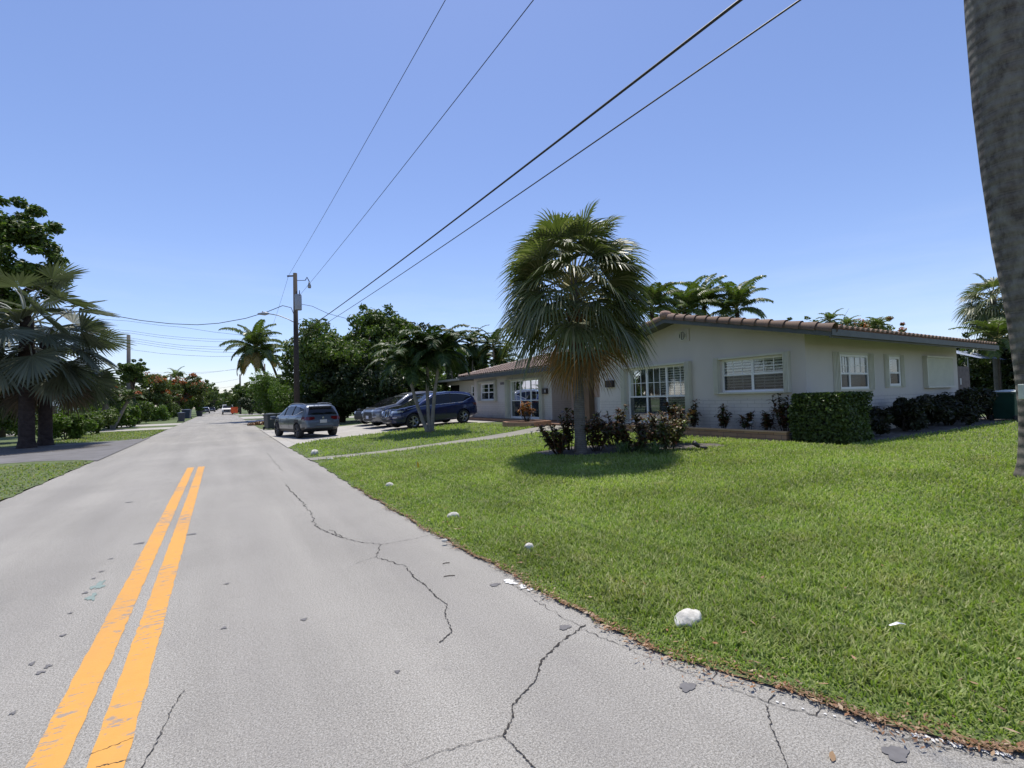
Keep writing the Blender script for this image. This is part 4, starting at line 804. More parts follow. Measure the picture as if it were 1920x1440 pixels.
# accordion-shutter housings that frame the openings
def surround(fr, w4, sw=.17, pr=.11, top=.07, bot=.05, open_r=0):
    u0, u1, z0, z1 = w4; m = MB(); m.box(u0 - sw, u0 - .02, 0.002, pr, z0 - bot, z1 + top, fr); m.box(u1 + .02, u1 + sw, 0.002, pr, z0 - bot, z1 + top, fr)
    m.box(u0 - .02, u1 + .02, .002, pr * .8, z1 + .005, z1 + top - .004, fr); m.box(u0 - .02, u1 + .02, .002, pr * .9, z0 - bot + .004, z0 - .004, fr)
    for s0, s1 in ((u0 - sw, u0 - .02), (u1 + .02, u1 + sw)):
        n = 4
        for i in range(n): x = s0 + (s1 - s0) * (i + .5) / n; m.box(x - .012, x + .012, pr + .002, pr + .02, z0 - bot + .01, z1 + top - .01, fr)
    return m.build('storm_shutter', CREAM, house)
surround(front, WIN1, .17, .12); surround(front, WIN2, .2, .14, bot=.04); surround(wing, WL1, .2, .12, top=.1); surround(wing, WL2, .28, .14, top=.05, bot=.03)
surround(side, W3, .34, .035); surround(side, W4, .28, .03)
m = MB(); 
for i in range(18):
    a = W5[0] + (W5[1] - W5[0]) * i / 18; b = W5[0] + (W5[1] - W5[0]) * (i + 1) / 18; n0, n1 = (.05, .12) if i % 2 else (.12, .05)
    m.add(side(np.array([(a, n0, W5[2]), (b, n1, W5[2]), (b, n1, W5[3]), (a, n0, W5[3])], float)), [(0, 1, 2, 3)])
m.box(W5[0] - .06, W5[1] + .06, .002, .14, W5[3] + .002, W5[3] + .06, side); m.box(W5[0] - .06, W5[1] + .06, .002, .14, W5[2] - .06, W5[2] - .002, side); m.box(W5[0] - .06, W5[0] - .002, .002, .13, W5[2], W5[3], side)
m.build('closed_shutter', CREAM, house)
# round gable vent
m = MB(); m.box(10.08, 10.56, .002, .03, 3.28, 3.66, front); vt = m.build('gable_vent', STUC, house)
m = MB(); m.lathe([(.16, -.032), (.16, -.05), (.13, -.05), (.13, -.032)], (FX, 10.32, 3.47), 24, 'X'); m.build('vent_ring', CREAM, vt)
m = MB(); m.lathe([(.13, -.034), (.001, -.034)], (FX, 10.32, 3.47), 24, 'X'); m.build('vent_opening', BLK, vt)
for dy in (-.07, 0, .07):
    m = MB(); m.box(10.32 + dy - .014, 10.32 + dy + .014, .035, .05, 3.36, 3.58, front); m.build('vent_slat', CREAM, vt)
m = MB(); m.box(-.17 + 19.46, .17 + 19.46, .002, .13, 1.78, 2.05, wing); mb_ = m.build('mailbox', plain('dark_mailbox', (.03, .02, .02), .4), house)
m = MB(); m.box(19.34, 19.38, .132, .145, 1.85, 1.98, wing); m.build('mailbox_tag', WHITE, mb_)
m = MB(); m.box(13.55, 13.95, .002, .14, 1.92, 2.18, front); m.build('mailbox', MATS['dark_mailbox'], house)
m = MB(); m.box(23.55, 23.98, .002, .02, 2.40, 2.54, wing); hn = m.build('house_number_plate', plain('faded_plate', (.19, .17, .17), .6), house)
# roofs
def tiles(m, E0, A, La, Sv, Ls, hip=lambda a: 1.0, tw=.27, course=.42, h=.075):
    """barrel tiles: E0 eave start, A along eave, Sv up the slope (unit vectors), s_max(a)=Ls*hip"""
    E0, A, Sv = map(lambda q: np.array(q, float), (E0, A, Sv)); N = np.cross(A, Sv); N = N if N[2] > 0 else -N; nc = int(La / tw)
    for i in range(nc):
        a0 = i * tw; sm = Ls * hip((a0 + tw / 2)); k = max(1, int(math.ceil(sm / course)))
        for j in range(k):
            s0 = j * course - .03; s1 = min((j + 1) * course, sm)
            if s1 - s0 < .05: continue
            g = []
            for s_, lift in ((s0, .03), (s1, .0)):
                row = []
                for q in np.linspace(0, math.pi, 6): row.append(E0 + A * (a0 + tw * .5 - math.cos(q) * tw * .40) + Sv * s_ + N * (math.sin(q) * h + lift))
                g.append(row)
            m.grid(np.array(g))
            row = np.array(g[0]); c = row.mean(0) - N * .02; m.add(np.vstack([row, c[None]]), [(6, q, q + 1) for q in range(5)])
S1 = np.array([0, math.cos(.21), math.sin(.21)]); S2 = np.array([0, -math.cos(.21), math.sin(.21)]); EVX = 12.15; Y0 = 5.63; ZE = EZ - .05
Lsl = (RY - Y0) / math.cos(.21); RZ = ZE + (RY - Y0) * math.tan(.21)
m = MB(); A_ = (1, 0, 0); tiles(m, (EVX + .25, Y0, ZE + .03), A_, 11.5, S1, Lsl); tiles(m, (EVX + .25, 2 * RY - Y0, ZE + .03), A_, 11.5, S2, Lsl)
rf = m.build('gable_roof', TILE, house)
m = MB(); # deck
for sg in (0, 1):
    ya, yb = (Y0, RY) if sg == 0 else (2 * RY - Y0, RY); x0, x1 = EVX, 23.95
    v = [(x0, ya, ZE - .08), (x1, ya, ZE - .08), (x1, yb, RZ - .08), (x0, yb, RZ - .08), (x0, ya, ZE + .01), (x1, ya, ZE + .01), (x1, yb, RZ + .01), (x0, yb, RZ + .01)]
    m.add(v, [(0, 1, 2, 3), (4, 5, 6, 7), (0, 1, 5, 4), (0, 3, 7, 4), (1, 2, 6, 5)])
m.build('roof_deck', GREYF, house)
m = MB(); m.box(EVX - .01, 23.97, Y0 - .02, Y0 - .003, ZE - .13, ZE + .02); m.box(EVX + .02, 23.9, Y0 + .05, Y0 + .07, ZE - .17, ZE - .085)
for sg in (0, 1):
    ya = Y0 if sg == 0 else 2 * RY - Y0
    m.add([(x, y, z) for x in (EVX - .03, EVX - .004) for y, z in ((ya, ZE - .15), (RY, RZ - .15), (RY, RZ + .03), (ya, ZE + .03))], [(0, 1, 2, 3), (4, 5, 6, 7), (0, 1, 5, 4), (3, 2, 6, 7), (0, 3, 7, 4)])
m.build('fascia', GREYF, house)
m = MB()   # rake barrel tiles along the front gable edge
for sg in (0, 1):
    Sv = S1 if sg == 0 else S2; ya = Y0 if sg == 0 else 2 * RY - Y0; n_ = 13; st = Lsl / n_
    for i in range(n_):
        g = []
        for s_, rr in ((i * st - .05, .150), ((i + 1) * st, .108)):
            row = []
            for q in np.linspace(-.45, math.pi + .45, 11):
                c = np.array([EVX + .06, ya, ZE + .02]) + Sv * s_; Nn = np.cross((1, 0, 0), Sv); Nn = Nn if Nn[2] > 0 else -Nn; row.append(c + np.array([-math.cos(q) * rr, 0, 0]) + Nn * math.sin(q) * rr)
            g.append(row)
        m.grid(np.array(g))
    
m.build('rake_tile', TILE, house, True)
m = MB(); m.lathe([(.001, -.16), (.08, -.15), (.13, -.10), (.145, 0), (.14, .16)], (EVX + .02, RY, RZ + .10), 14, 'X')
for i in range(26):
    x0 = EVX + .12 + i * .45; g = []
    for xx_, rr in ((x0, .135), (x0 + .47, .115)): g.append([(xx_, RY - math.cos(q) * rr, RZ + .06 + math.sin(q) * rr) for q in np.linspace(-.3, math.pi + .3, 9)])
    m.grid(np.array(g))
m.build('ridge_tile', tile_mat('ridge_clay', [(.42, .27, .20), (.36, .22, .16)]), house, True)
# left wing roof
WE = 13.15; WT = .265; HIPY = 28.1; RXW = 18.2; WZ = 3.04; hl = (RXW - WE) / math.cos(WT)
m = MB(); tiles(m, (WE, HIPY, WZ + .03), (0, -1, 0), HIPY - 14.5, (math.cos(WT), 0, math.sin(WT)), hl, hip=lambda a: min(1, a / 4.6))
tiles(m, (WE + .1, HIPY, WZ + .03), (1, 0, 0), 9.8, (0, -math.cos(WT), math.sin(WT)), 4.6 / math.cos(WT) , hip=lambda a: min(1, a / 5.05, (9.9 - a) / 5.05 if a < 9.9 else .01))
m.build('wing_roof', TILE2, house)
m = MB(); zr = WZ + (RXW - WE) * math.tan(WT)
m.add([(WE, HIPY, WZ), (WE, 14.5, WZ), (RXW, 14.5, zr), (RXW, HIPY - 4.6, zr), (23.3, 14.5, WZ), (23.3, HIPY, WZ), (WE, HIPY, WZ - .1), (WE, 14.5, WZ - .1), (23.3, HIPY, WZ - .1)], [(0, 1, 2, 3), (3, 2, 4, 5)]); m.f.setdefault(3, []).append(np.array([[0, 3, 5]]))
m.box(WE + .02, 15, 14.7, HIPY - .05, WZ - .13, WZ - .11); m.build('wing_roof_deck', GREYF, house)
m = MB(); m.box(WE - .025, WE - .002, 14.5, HIPY, WZ - .2, WZ + .01); m.box(WE, 23.3, HIPY + .002, HIPY + .03, WZ - .2, WZ + .01); m.build('wing_fascia', GREYF, house)
m = MB()
for i in range(15):
    t0, t1 = i / 15, (i + 1) / 15; a = np.array([WE, HIPY, WZ + .04]); b = np.array([RXW, HIPY - 4.6, zr + .04]); dv = unit(b - a); sdv = unit(np.cross(dv, [0, 0, 1])); g = []
    for tt_, rr in ((t0 - .004, .14), (t1, .115)): g.append([a + (b - a) * tt_ + sdv * math.cos(q) * rr + np.array([0, 0, math.sin(q) * rr]) for q in np.linspace(0, math.pi, 8)])
    m.grid(np.array(g))
m.build('hip_tile', tile_mat('hip_clay', [(.42, .33, .27), (.35, .26, .2)]), house, True)
# garage block (flat roof) left of the wing
m = MB(); holed(m, gar, 27.42, 38, .2, 3.0, [(28.2, 31.3, 1.75, 2.62), (33.2, 36.6, 1.3, 2.75)]); m.build('garage_wall', STUC, house)
m = MB(); m.box(15.0, 22, 27.6 + .55, 38.5, 3.02, 3.14); m.box(14.5, 15.0, 28.2, 38.5, 3.0, 3.14); m.build('flat_roof', plain('flat_roof_edge', (.36, .35, .31), .7), house)
window(gar, (28.2, 31.3, 1.75, 2.62), [.5], .4, (3, 1), 'v', fw=.12)
m = MB(); m.box(16.5, 16.6, 33, 37, 1.2, 2.8); m.build('garage_opening', DARKIN, house)
# steps / brick planters
m = MB(); m.box(13.0, 13.78, 18.6, 27.6, .2, .50); m.box(12.6, 15.0, 14.6, 18.58, .2, .44); tag(m.build('porch_plinth', BRICK), 'low brick kerb and porch step running along the foot of the left wing', 'plinth')
def planter(pts, z0, z1, th, nm, lab, soil=True):
    t = thing(nm, lab, 'planter', (0, 0, 0)); m = MB(); n = len(pts); c = np.array(pts).mean(0)
    inn = [tuple(np.array(p) + (c - np.array(p)) / np.linalg.norm(c - np.array(p)) * th) for p in pts]
    v = [(*p, z0) for p in pts] + [(*p, z1) for p in pts] + [(*p, z1) for p in inn] + [(*p, z0) for p in inn]
    m.add(v, [f for i in range(n) for j in [(i + 1) % n] for f in ((i, j, n + j, n + i), (n + i, n + j, 2 * n + j, 2 * n + i), (2 * n + i, 2 * n + j, 3 * n + j, 3 * n + i))])
    m.build('brick_edging', BRICK, t); m = MB(); m.add([(*p, z1 - .07) for p in inn], [tuple(range(n))]); m.build('soil', SOIL, t); return t
planter([(10.75, 17.4), (10.55, 17.9), (10.75, 18.6), (12.5, 18.55), (12.5, 17.3), (11.9, 17.1), (11.3, 16.9)], .22, .58, .14, 'brick_planter', 'knee high rounded brick planter beside the entry path')
t = thing('brick_edging_wall', 'long low brick edging wall in front of the gable with plants behind it', 'garden wall', (0, 0, 0))
m = MB(); m.box(11.86, 12.0, 6.62, 14.2, .2, .56); m.box(12.0, 12.78, 14.06, 14.2, .2, .56); m.build('brick_course', BRICK, t)
m = MB(); m.box(11.83, 12.03, 6.60, 14.22, .562, .60); m.build('coping', PINKC, t); m = MB(); m.box(12.0, 12.79, 6.6, 14.05, .3, .50); m.build('soil', SOIL, t)
# path lights, spot lights
for px, lab in ((1407, 'small path light with round cap behind the brick edging'),):
    d_ = ray(px, 760); tt = 12.3 / d_.x; t = thing('path_light', lab, 'garden light', (12.3, d_.y * tt, .5)); m = MB(); m.tube([(0, 0, 0), (0, 0, .24)], .01, 6); m.build('stake', BLK, t); m = MB(); m.lathe([(.001, .30), (.05, .28), (.075, .25), (.04, .245), (.035, .2), (.001, .2)], n=14); m.build('lamp_cap', GALV, t, True)
x_, y_ = Q(1310, 10.9); t = thing('spot_light', 'black ground spotlight tilted up at the tip of the flower bed', 'garden light', (x_, y_, float(H(x_, y_))))
m = MB(); m.tube([(0, 0, -.03), (0, 0, .10)], .01, 6); m.build('stake', BLK, t); m = MB(); m.tube([(-.02, .02, .10), (-.14, .06, .20)], [.035, .06], 10); m.tube([(.02, 0, .10), (.14, -.06, .05)], [.02, .045], 8); m.build('lamp_head', BLK, t, True)
x_, y_ = P(997, 818, .27).x, P(997, 818, .27).y
t = thing('path_light', 'tiny path light on the lawn edge below the brick planter', 'garden light', (x_, y_, float(H(x_, y_)))); m = MB(); m.tube([(0, 0, 0), (0, 0, .12)], .012, 6); m.build('stake', BLK, t); m = MB(); m.lathe([(.001, .17), (.05, .15), (.03, .12), (.001, .12)], n=12); m.build('lamp_cap', GALV, t, True)
# stones, flag, scraps
STONE = plain('white_stone', (.56, .54, .48), .9, var=.38, scale=16, bs=1.0)
def stone(px, py, rx, ry, rz, lab, seed, bury=.35):
    p = P(px, py, 0.03); hz_ = float(H(p.x, p.y)); p = P(px, py, hz_ + rz * .4); rg = np.random.default_rng(seed); m = MB(); n, k = 44, 24; g = []
    ph = rg.uniform(0, 6.28, 6)
    for j in range(k + 1):
        th = math.pi * j / k; row = []
        for i in range(n + 1):
            a = 2 * math.pi * (i % n) / n; q = 1 + math.sin(th) ** 2 * (.09 * math.sin(2 * a + ph[0]) + .06 * math.sin(3 * th + ph[1] + a) + .04 * math.sin(5 * a + ph[2] + 3 * th))
            dv = Vector((math.sin(th) * math.cos(a), math.sin(th) * math.sin(a), math.cos(th))); q *= 1 + .10 * mnoise.noise(dv * 2.3 + Vector((seed, 0, 0))) + .05 * mnoise.noise(dv * 7 + Vector((seed, 3, 0)))
            row.append((rx * q * dv.x, ry * q * dv.y, rz * q * dv.z))
        g.append(row)
    m.grid(np.array(g)); o = m.build('painted_stone', STONE, None, True); o.location = (p.x, p.y, hz_ + rz * (1 - 2 * bury) * .9 + .02); o.rotation_euler = (0, 0, rg.uniform(-.4, .4)); tag(o, lab, 'stone', 'white stones marking the lawn edge')
stone(1290, 1166, .115, .075, .058, 'largest white stone in the grass nearest the viewer', 1, .3); stone(992, 1030, .05, .04, .05, 'white stone, second nearest along the lawn edge', 2); stone(850, 970, .085, .06, .055, 'flat oval white stone in the middle of the lawn edge row', 3)
stone(730, 912, .085, .06, .06, 'white stone between the flat oval stone and the footpath', 4); stone(590, 851, .12, .10, .10, 'roundest white stone on the far side of the footpath', 5, .2); stone(620, 862, .09, .05, .04, 'low white stone on the near side of the footpath', 6)
stone(834, 1018, .03, .02, .02, 'chip of white rock on the asphalt edge', 8, .1)
p = P(780, 880, .05); t = thing('marker_flag', 'little yellow marker flag stuck in the lawn', 'flag', (p.x, p.y, float(H(p.x, p.y)))); m = MB(); m.tube([(0, 0, 0), (.02, 0, .22)], .004, 5); m.build('wire_stem', GALV, t); m = MB(); m.grid([[(.02, 0, .20), (.03, 0, .06)], [(.08, .03, .16), (.09, .02, .03)]]); o = m.build('pennant', plain('yellow_vinyl', (.75, .48, .03), .5), t)
m = MB(); p = P(1685, 1178, .08); m.ribbon([(p.x - .05, p.y + .03, .10), (p.x, p.y, .115), (p.x + .05, p.y - .02, .10)], (0.3, .9, .2), [.01, .022, .006]); tag(m.build('paper_scrap', WHITE), 'white scrap of paper lying in the grass at right', 'litter')
for px, py, lab in ((1561, 1422, 'orange dead leaf lying flat on the asphalt at bottom right'), (1545, 1305, 'curled tan dead leaf caught in the grass above the kerb')) :
    p = P(px, py); a = random.uniform(0, 3); m = MB(); d = np.array([math.cos(a), math.sin(a), .1]); o = np.array([p.x, p.y, max(.008, float(H(p.x, p.y)) + (.05 if py == 1305 else -.005))]); s_ = np.array([-d[1], d[0], .3])
    m.ribbon([o - d * .03, o - d * .012, o + d * .012, o + d * .03], s_, [.004, .024, .022, .003]); tag(m.build('dead_leaf', LITT), lab, 'leaf')
for a, b, lab in (((830, 1058), (843, 1056), 'short twig on the asphalt, upper of two'), ((832, 1082), (853, 1080), 'longer twig on the asphalt, lower of two')):
    m = MB(); p, q_ = P(*a), P(*b); m.tube([(p.x, p.y, .006), tuple((p + q_) / 2 + Vector((0, .006, .008))), (q_.x, q_.y, .006)], .004, 5); tag(m.build('twig', BARKT), lab, 'twig')
# gate, bins, shed at right
def R3(px, dep): p = PD(px, 760, dep); return np.array([p.x, p.y])
t = thing('wooden_gate', 'grey weathered board gate beside the end of the side wall', 'gate', (23.3, 6.9, .3)); WG = plain('grey_boards', (.13, .11, .10), .9, var=.3, scale=6)
m = MB(); 
for i in range(15): m.box(.1 + i * .15, .1 + i * .15 + .14, 0, .03, 0, 2.05 + .02 * (i % 2))
m.build('board', WG, t); m = MB(); m.box(.1, 2.3, .032, .08, .3, .4); m.box(.1, 2.3, .032, .08, 1.4, 1.5); m.build('rail', WG, t); m = MB(); m.box(.0, .1, -.02, .08, 0, 2.7); m.build('post', plain('red_post', (.16, .07, .06), .8), t); m = MB(); m.box(1.25, 1.38, -.015, -.002, 1.35, 1.6); m.build('notice_plate', plain('grey_plate', (.5, .5, .48), .6), t)
AWN = None
k_ = NT('striped_awning'); wv = k_.n('ShaderNodeTexWave', wave_type='BANDS', bands_direction='X'); wv.inputs['Scale'].default_value = .9; k_.l(k_.coord(), wv.inputs[0]); AWN = k_.done(k_.bsdf(k_.ramp(wv.outputs[1], [(.45, (.05, .09, .2)), (.55, (.6, .65, .72))], 'CONSTANT'), .5))
ap = R3(1835, 24.5); t = thing('garden_awning', 'blue and white striped awning glimpsed under the end of the eave', 'awning', (ap[0], ap[1], .3))
m = MB(); m.grid([[(-1.2, -.4, 2.65), (-1.2, 1.2, 3.25)], [(3.2, -.4, 2.65), (3.2, 1.2, 3.25)]]); m.build('canopy', AWN, t); m = MB()
for x_ in (-1.1, 3.1): m = MB(); m.tube([(x_, 1.15, 0), (x_, 1.15, 3.2)], .03, 6); m.build('pole', GALV, t)
def wheelie(lab, loc, rz, col, w_=.58, h_=1.05, group='wheeled bins', lid=None, sc=1):
    t = thing('wheelie_bin', lab, 'bin', loc, rz, group); cm = plain('bin_' + '_'.join(str(int(c * 1000)) for c in col), col, .45); m = MB()
    def tap(v): k = .82 + .18 * (v[:, 2:3] / .95); v = v.copy(); v[:, :2] *= k; return v
    m.box(-w_ / 2, w_ / 2, -.33, .33, .06, .95, tap); m.box(-w_ / 2 - .03, w_ / 2 + .03, -.36, .36, .95, 1.0)
    b = m.build('body', cm, t); bv = b.modifiers.new('bevel', 'BEVEL'); bv.width = .02; bv.segments = 2
    m = MB(); g = [[(x, y, 1.005 + .07 * (1 - (y / .4) ** 2) * (1 - (x / (w_ * .6)) ** 2)) for y in np.linspace(-.4, .38, 8)] for x in np.linspace(-w_ / 2 - .035, w_ / 2 + .035, 8)]; m.grid(g); m.box(-w_ / 2 - .035, w_ / 2 + .035, -.41, .385, .985, 1.004); m.build('lid', lid or cm, t, True, sharp=40)
    for sx in (-1, 1):
        m = MB(); m.lathe([(.001, -.025), (.10, -.025), (.10, .025), (.001, .025)], (sx * (w_ / 2 - .02), .3, .10), 16, 'X'); m.build('wheel', RUB, t)
    m = MB(); m.tube([(-w_ / 2, .38, .93), (-w_ / 2, .44, .95), (w_ / 2, .44, .95), (w_ / 2, .38, .93)], .015, 6); m.build('handle', cm, t); return t
p = R3(1888, 16.5); wheelie('green wheeled bin with pale lid standing beside the big palm trunk', (p[0] + .3, p[1], .35), 1.2, (.015, .06, .045), .75, lid=plain('pale_lid', (.5, .54, .5), .4), group=None)
p = P(507, 806); wheelie('dark grey wheeled bin at the road edge beyond the silver car', (p.x, p.y, .02), .3, (.035, .045, .05), .62, group=None)
x_, y_ = P(507, 806).xy; wheelie('second dark bin tucked behind the silver car nose', (x_ + .75, y_ + .3, .02), .1, (.03, .035, .045), .62, group=None)
p = P(340, 792); wheelie('small dark bin standing on the pale driveway, nearest of the left bins', (p.x, p.y, .03), .2, (.04, .05, .075), .62, group=None)
p = P(350, 786); t = wheelie('taller dark blue bin behind the small one at left kerb', (p.x, p.y, .03), -.2, (.03, .045, .085), .8, group=None); t.scale = (1.25, 1.25, 1.25)
p = P(374, 780.5); t = thing('planter_tub', 'dark tub with a yellow green bush at the left kerb', 'planter', (p.x, p.y, .02)); m = MB(); m.lathe([(.001, 0), (.4, 0), (.55, .95), (.5, .95), (.48, .85), (.001, .85)], n=18); m.build('pot', plain('dark_pot', (.04, .04, .042), .6), t, True, sharp=40); m = MB(); leafcloud(m, [(0, 0, 1.3), (.3, 0, 1.2), (-.3, .1, 1.25)], [.5, .4, .4], [300, 250, 250], .12, seed=7); m.build('foliage', BRGT, t)
# orange road sign
p = P(437, 778.5); t = thing('work_sign', 'orange road work sign on a stand beside the white truck', 'sign', (p.x + .2, p.y, 0)); m = MB(); m.box(-.55, .55, -.02, 0, .35, 1.45); m.build('panel', plain('orange_vinyl', (.85, .13, .03), .5), t); m = MB(); m.tube([(-.5, .3, 0), (0, .02, .9)], .02, 5); m.tube([(.5, .3, 0), (0, .02, .9)], .02, 5); m.tube([(0, -.5, 0), (0, .02, .6)], .02, 5); m.build('stand', GALV, t)
m = MB(); x_, y_ = P(488, 797).xy; leafcloud(m, [(0, 0, .1), (.5, .2, .08), (-.5, -.1, .06)], [.5, .4, .4], [300, 250, 200], .1, flat=.35, seed=3); o = m.build('garden_waste', LITT); o.location = (x_, y_, .03); tag(o, 'heap of dry garden cuttings on the right verge', 'debris')
# ------------------------------------------------------------------ vehicles
def suv(name, label, cat, loc, rz, paint, prof, belt, W=1.0, L2=2.46, wheels=(1.52, -1.45), wr=.37, rear=True, front=True, clad=False, rimm=None, group=None, zsc=1.0, tilt=0.0, plate_f=None, kidney=False, rails=False):
    t = thing(name, label, cat, loc, rz, group); t.rotation_euler = (0, tilt, rz)
    prof = sorted(prof); px = [p[0] for p in prof]; pz = [p[1] for p in prof]
    zt = lambda x: float(np.interp(x, px, pz)); bl = lambda x: float(np.interp(x, [p[0] for p in sorted(belt)], [p[1] for p in sorted(belt)]))
    z0 = lambda x: float(np.interp(x, [-L2, -L2 + .25, -L2 + .8, L2 - .7, L2 - .2, L2], [.46, .36, .25, .24, .28, .36]))
    hw = lambda x: W * float(np.interp(x, [-L2, -L2 + .05, -L2 + .3, -L2 + .9, 0, L2 - .9, L2 - .35, L2 - .12, L2], [.78, .86, .95, .99, 1.0, .985, .93, .82, .66]))
    def sec(x):
        w = hw(x); a = z0(x); T = zt(x); b = min(bl(x), T - .05); gh = T - b
        wr_ = .945 * w - .36 * gh
        return [(0, a), (.80 * w, a), (.93 * w, a + .05), (.985 * w, a + .22 * (b - a)), (w, a + .5 * (b - a)), (.992 * w, a + .78 * (b - a)), (.965 * w, b - .03), (.945 * w, b), (.945 * w - .18 * gh, b + .5 * gh), (wr_ + .0, b + .88 * gh), (wr_ - .05, b + .96 * gh), (wr_ - .16, b + .99 * gh), (.35 * w, T + .004), (0, T + .008)]
    xs = sorted(set([round(v, 3) for v in list(np.linspace(-L2, L2, 46)) + px + [-L2 + .03, L2 - .03]])); n = 14; ring_n = 2 * n - 2
    V = []; Fc = []
    for x in xs:
        s_ = sec(x); full = s_ + [(-y, z) for y, z in s_[-2:0:-1]]; V += [(x, y, z) for y, z in full]
    for i in range(len(xs) - 1):
        for j in range(ring_n): a = i * ring_n + j; b = i * ring_n + (j + 1) % ring_n; Fc.append((a, a + ring_n, b + ring_n, b))
    Fc = [f for f in Fc]; me = D.meshes.new('tmp'); me.from_pydata(V, [], Fc + [tuple(range(ring_n)), tuple(range((len(xs) - 1) * ring_n, len(xs) * ring_n))[::-1]]); me.update()
    import bmesh
    bm = bmesh.new(); bm.from_mesh(me); bmesh.ops.recalc_face_normals(bm, faces=bm.faces); bm.to_mesh(me); bm.free()
    bvh = BVHTree.FromPolygons([Vector(v) for v in V], Fc + [tuple(range(ring_n)), tuple(range((len(xs) - 1) * ring_n, len(xs) * ring_n))])
    body = D.objects.new('body', me); COL.objects.link(body)
    cut = MB(); 
    for wx in wheels:
        for sg in (-1, 1):
            k = 28; ang = np.linspace(0, 2 * math.pi, k, endpoint=False); r_ = wr + .055; ya, yb = sg * (W - .30), sg * (W + .3)
            v = [(wx + r_ * math.cos(a), ya, wr + r_ * math.sin(a)) for a in ang] + [(wx + r_ * math.cos(a), yb, wr + r_ * math.sin(a)) for a in ang]
            base = cut.n; cut.add(v, [(i, (i + 1) % k, k + (i + 1) % k, k + i) for i in range(k)]); cut.f.setdefault(k, []).append(np.array([[base + i for i in range(k)][::-1], [base + k + i for i in range(k)]]))
    co = cut.build('cutter', BLK); bm = bmesh.new(); bm.from_mesh(co.data); bmesh.ops.recalc_face_normals(bm, faces=bm.faces); bm.to_mesh(co.data); bm.free()
    md = body.modifiers.new('b', 'BOOLEAN'); md.operation = 'DIFFERENCE'; md.object = co; md.solver = 'EXACT'
    dg = bpy.context.evaluated_depsgraph_get(); nm = D.meshes.new_from_object(body.evaluated_get(dg)); body.modifiers.clear(); body.data = nm; nm.name = 'body'
    D.objects.remove(co); nm.materials.clear(); nm.materials.append(paint); nm.materials.append(BLK)
    for p in nm.polygons:
        c = p.center; p.use_smooth = True
        near_w = any(math.hypot(c.x - wx, c.z - wr) < wr + .052 for wx in wheels) and abs(c.y) > W - .4
        low = c.z < (.50 if clad else .33) or (clad and any(math.hypot(c.x - wx, c.z - wr) < wr + .12 for wx in wheels) and abs(c.y) > W * .8)
        p.material_index = 1 if (near_w or low) else 0
    nm.set_sharp_from_angle(angle=R(32)); body.parent = t
    def proj(g, d, off=.006):
        out = []
        for row in g:
            r2 = []
            for q in row:
                h = bvh.ray_cast(Vector(q), Vector(d)); 
                if h[0] is None: h = bvh.find_nearest(Vector(q))
                r2.append(tuple(h[0] - Vector(d) * off))
            out.append(r2)
        return out
    def patch(nm_, mat, pa, pb, d, n1=10, n2=5, off=.006, parent=None, mirror=False):
        """quad patch between polylines pa and pb (same length in 3D, outside the body) projected along d"""
        pa, pb = np.array(pa, float), np.array(pb, float); tt = np.linspace(0, len(pa) - 1, n1); f = lambda Pn, q: np.array([np.interp(q, range(len(Pn)), Pn[:, k]) for k in range(3)])
        g = [[f(pa, a) * (1 - u) + f(pb, a) * u for u in np.linspace(0, 1, n2)] for a in tt]; m = MB(); m.grid(np.array(proj(g, d, off))); return m.build(nm_, mat, parent or t, True)
    # side glass
    X0, X1 = [p[0] for p in prof if abs(p[1] - max(pz)) < .2][0], None
    ws = [p for p in prof if p[0] > 0 and p[1] > bl(p[0]) + .02]; xw = max(p[0] for p in ws)       # windscreen foot
    for sg in (-1, 1):
        top = []; bot = []
        xb = -L2 + .42
        for x in np.linspace(xw - .12, xb, 16):
            T = zt(x); b = bl(x) + .03; gh = T - bl(x); tz = max(b + .015, T - .11 - .03 * abs(x)); 
            if x < -L2 + 1.0: b = b + (.22 * ((-L2 + 1.0 - x) / .58)) * (min(tz, b + .3) - b) / .3
            top.append((x, sg * 2, tz)); bot.append((x, sg * 2, min(b, tz - .01)))
        sw_ = patch('side_window', CARG, top, bot, (0, -sg, 0), 30, 6)
        m = MB(); pr_ = proj([[(q[0], q[1], q[2] - .012) for q in bot]], (0, -sg, 0), .012)[0]; m.tube(pr_, .009, 5); pt_ = proj([[(q[0], q[1], q[2] + .012) for q in top]], (0, -sg, 0), .012)[0]; m.tube(pt_[6:], .009, 5); m.build('window_trim', CHR, sw_)
        # door seams + handles
        for x in (.78, -.28):
            pr_ = proj([[(x - .12 * u, sg * 2, bl(x) - .02 - (bl(x) - .40) * u) for u in np.linspace(0, 1, 7)]], (0, -sg, 0), .001)[0]; m = MB(); m.tube(pr_, .005, 4, cap=False); m.build('door_seam', BLK, t)
            h = proj([[(x - .72 if x > 0 else x - .78, sg * 2, bl(x) - .10), (x - .90 if x > 0 else x - .96, sg * 2, bl(x) - .095)]], (0, -sg, 0), .022)[0]; m = MB(); m.tube(h, .014, 6); m.build('door_handle', paint, t)
        # pillars over glass
        for x in (.28, -.72):
            a = proj([[(x + .03, sg * 2, bl(x) + .02), (x - .04, sg * 2, zt(x) - .10)]], (0, -sg, 0), .009)[0]; m = MB(); m.tube(a, .028, 4); m.build('door_pillar', BLK, t)
        # mirror
        m = MB(); mp = proj([[(xw - .42, sg * 2, bl(xw) + .10)]], (0, -sg, 0))[0][0]; m.box(mp[0] - .06, mp[0] + .08, mp[1] + (0 if sg > 0 else -.25), mp[1] + (.25 if sg > 0 else 0), mp[2] - .03, mp[2] + .13); o = m.build('wing_mirror', paint, t); bv = o.modifiers.new('bevel', 'BEVEL'); bv.width = .03; bv.segments = 3
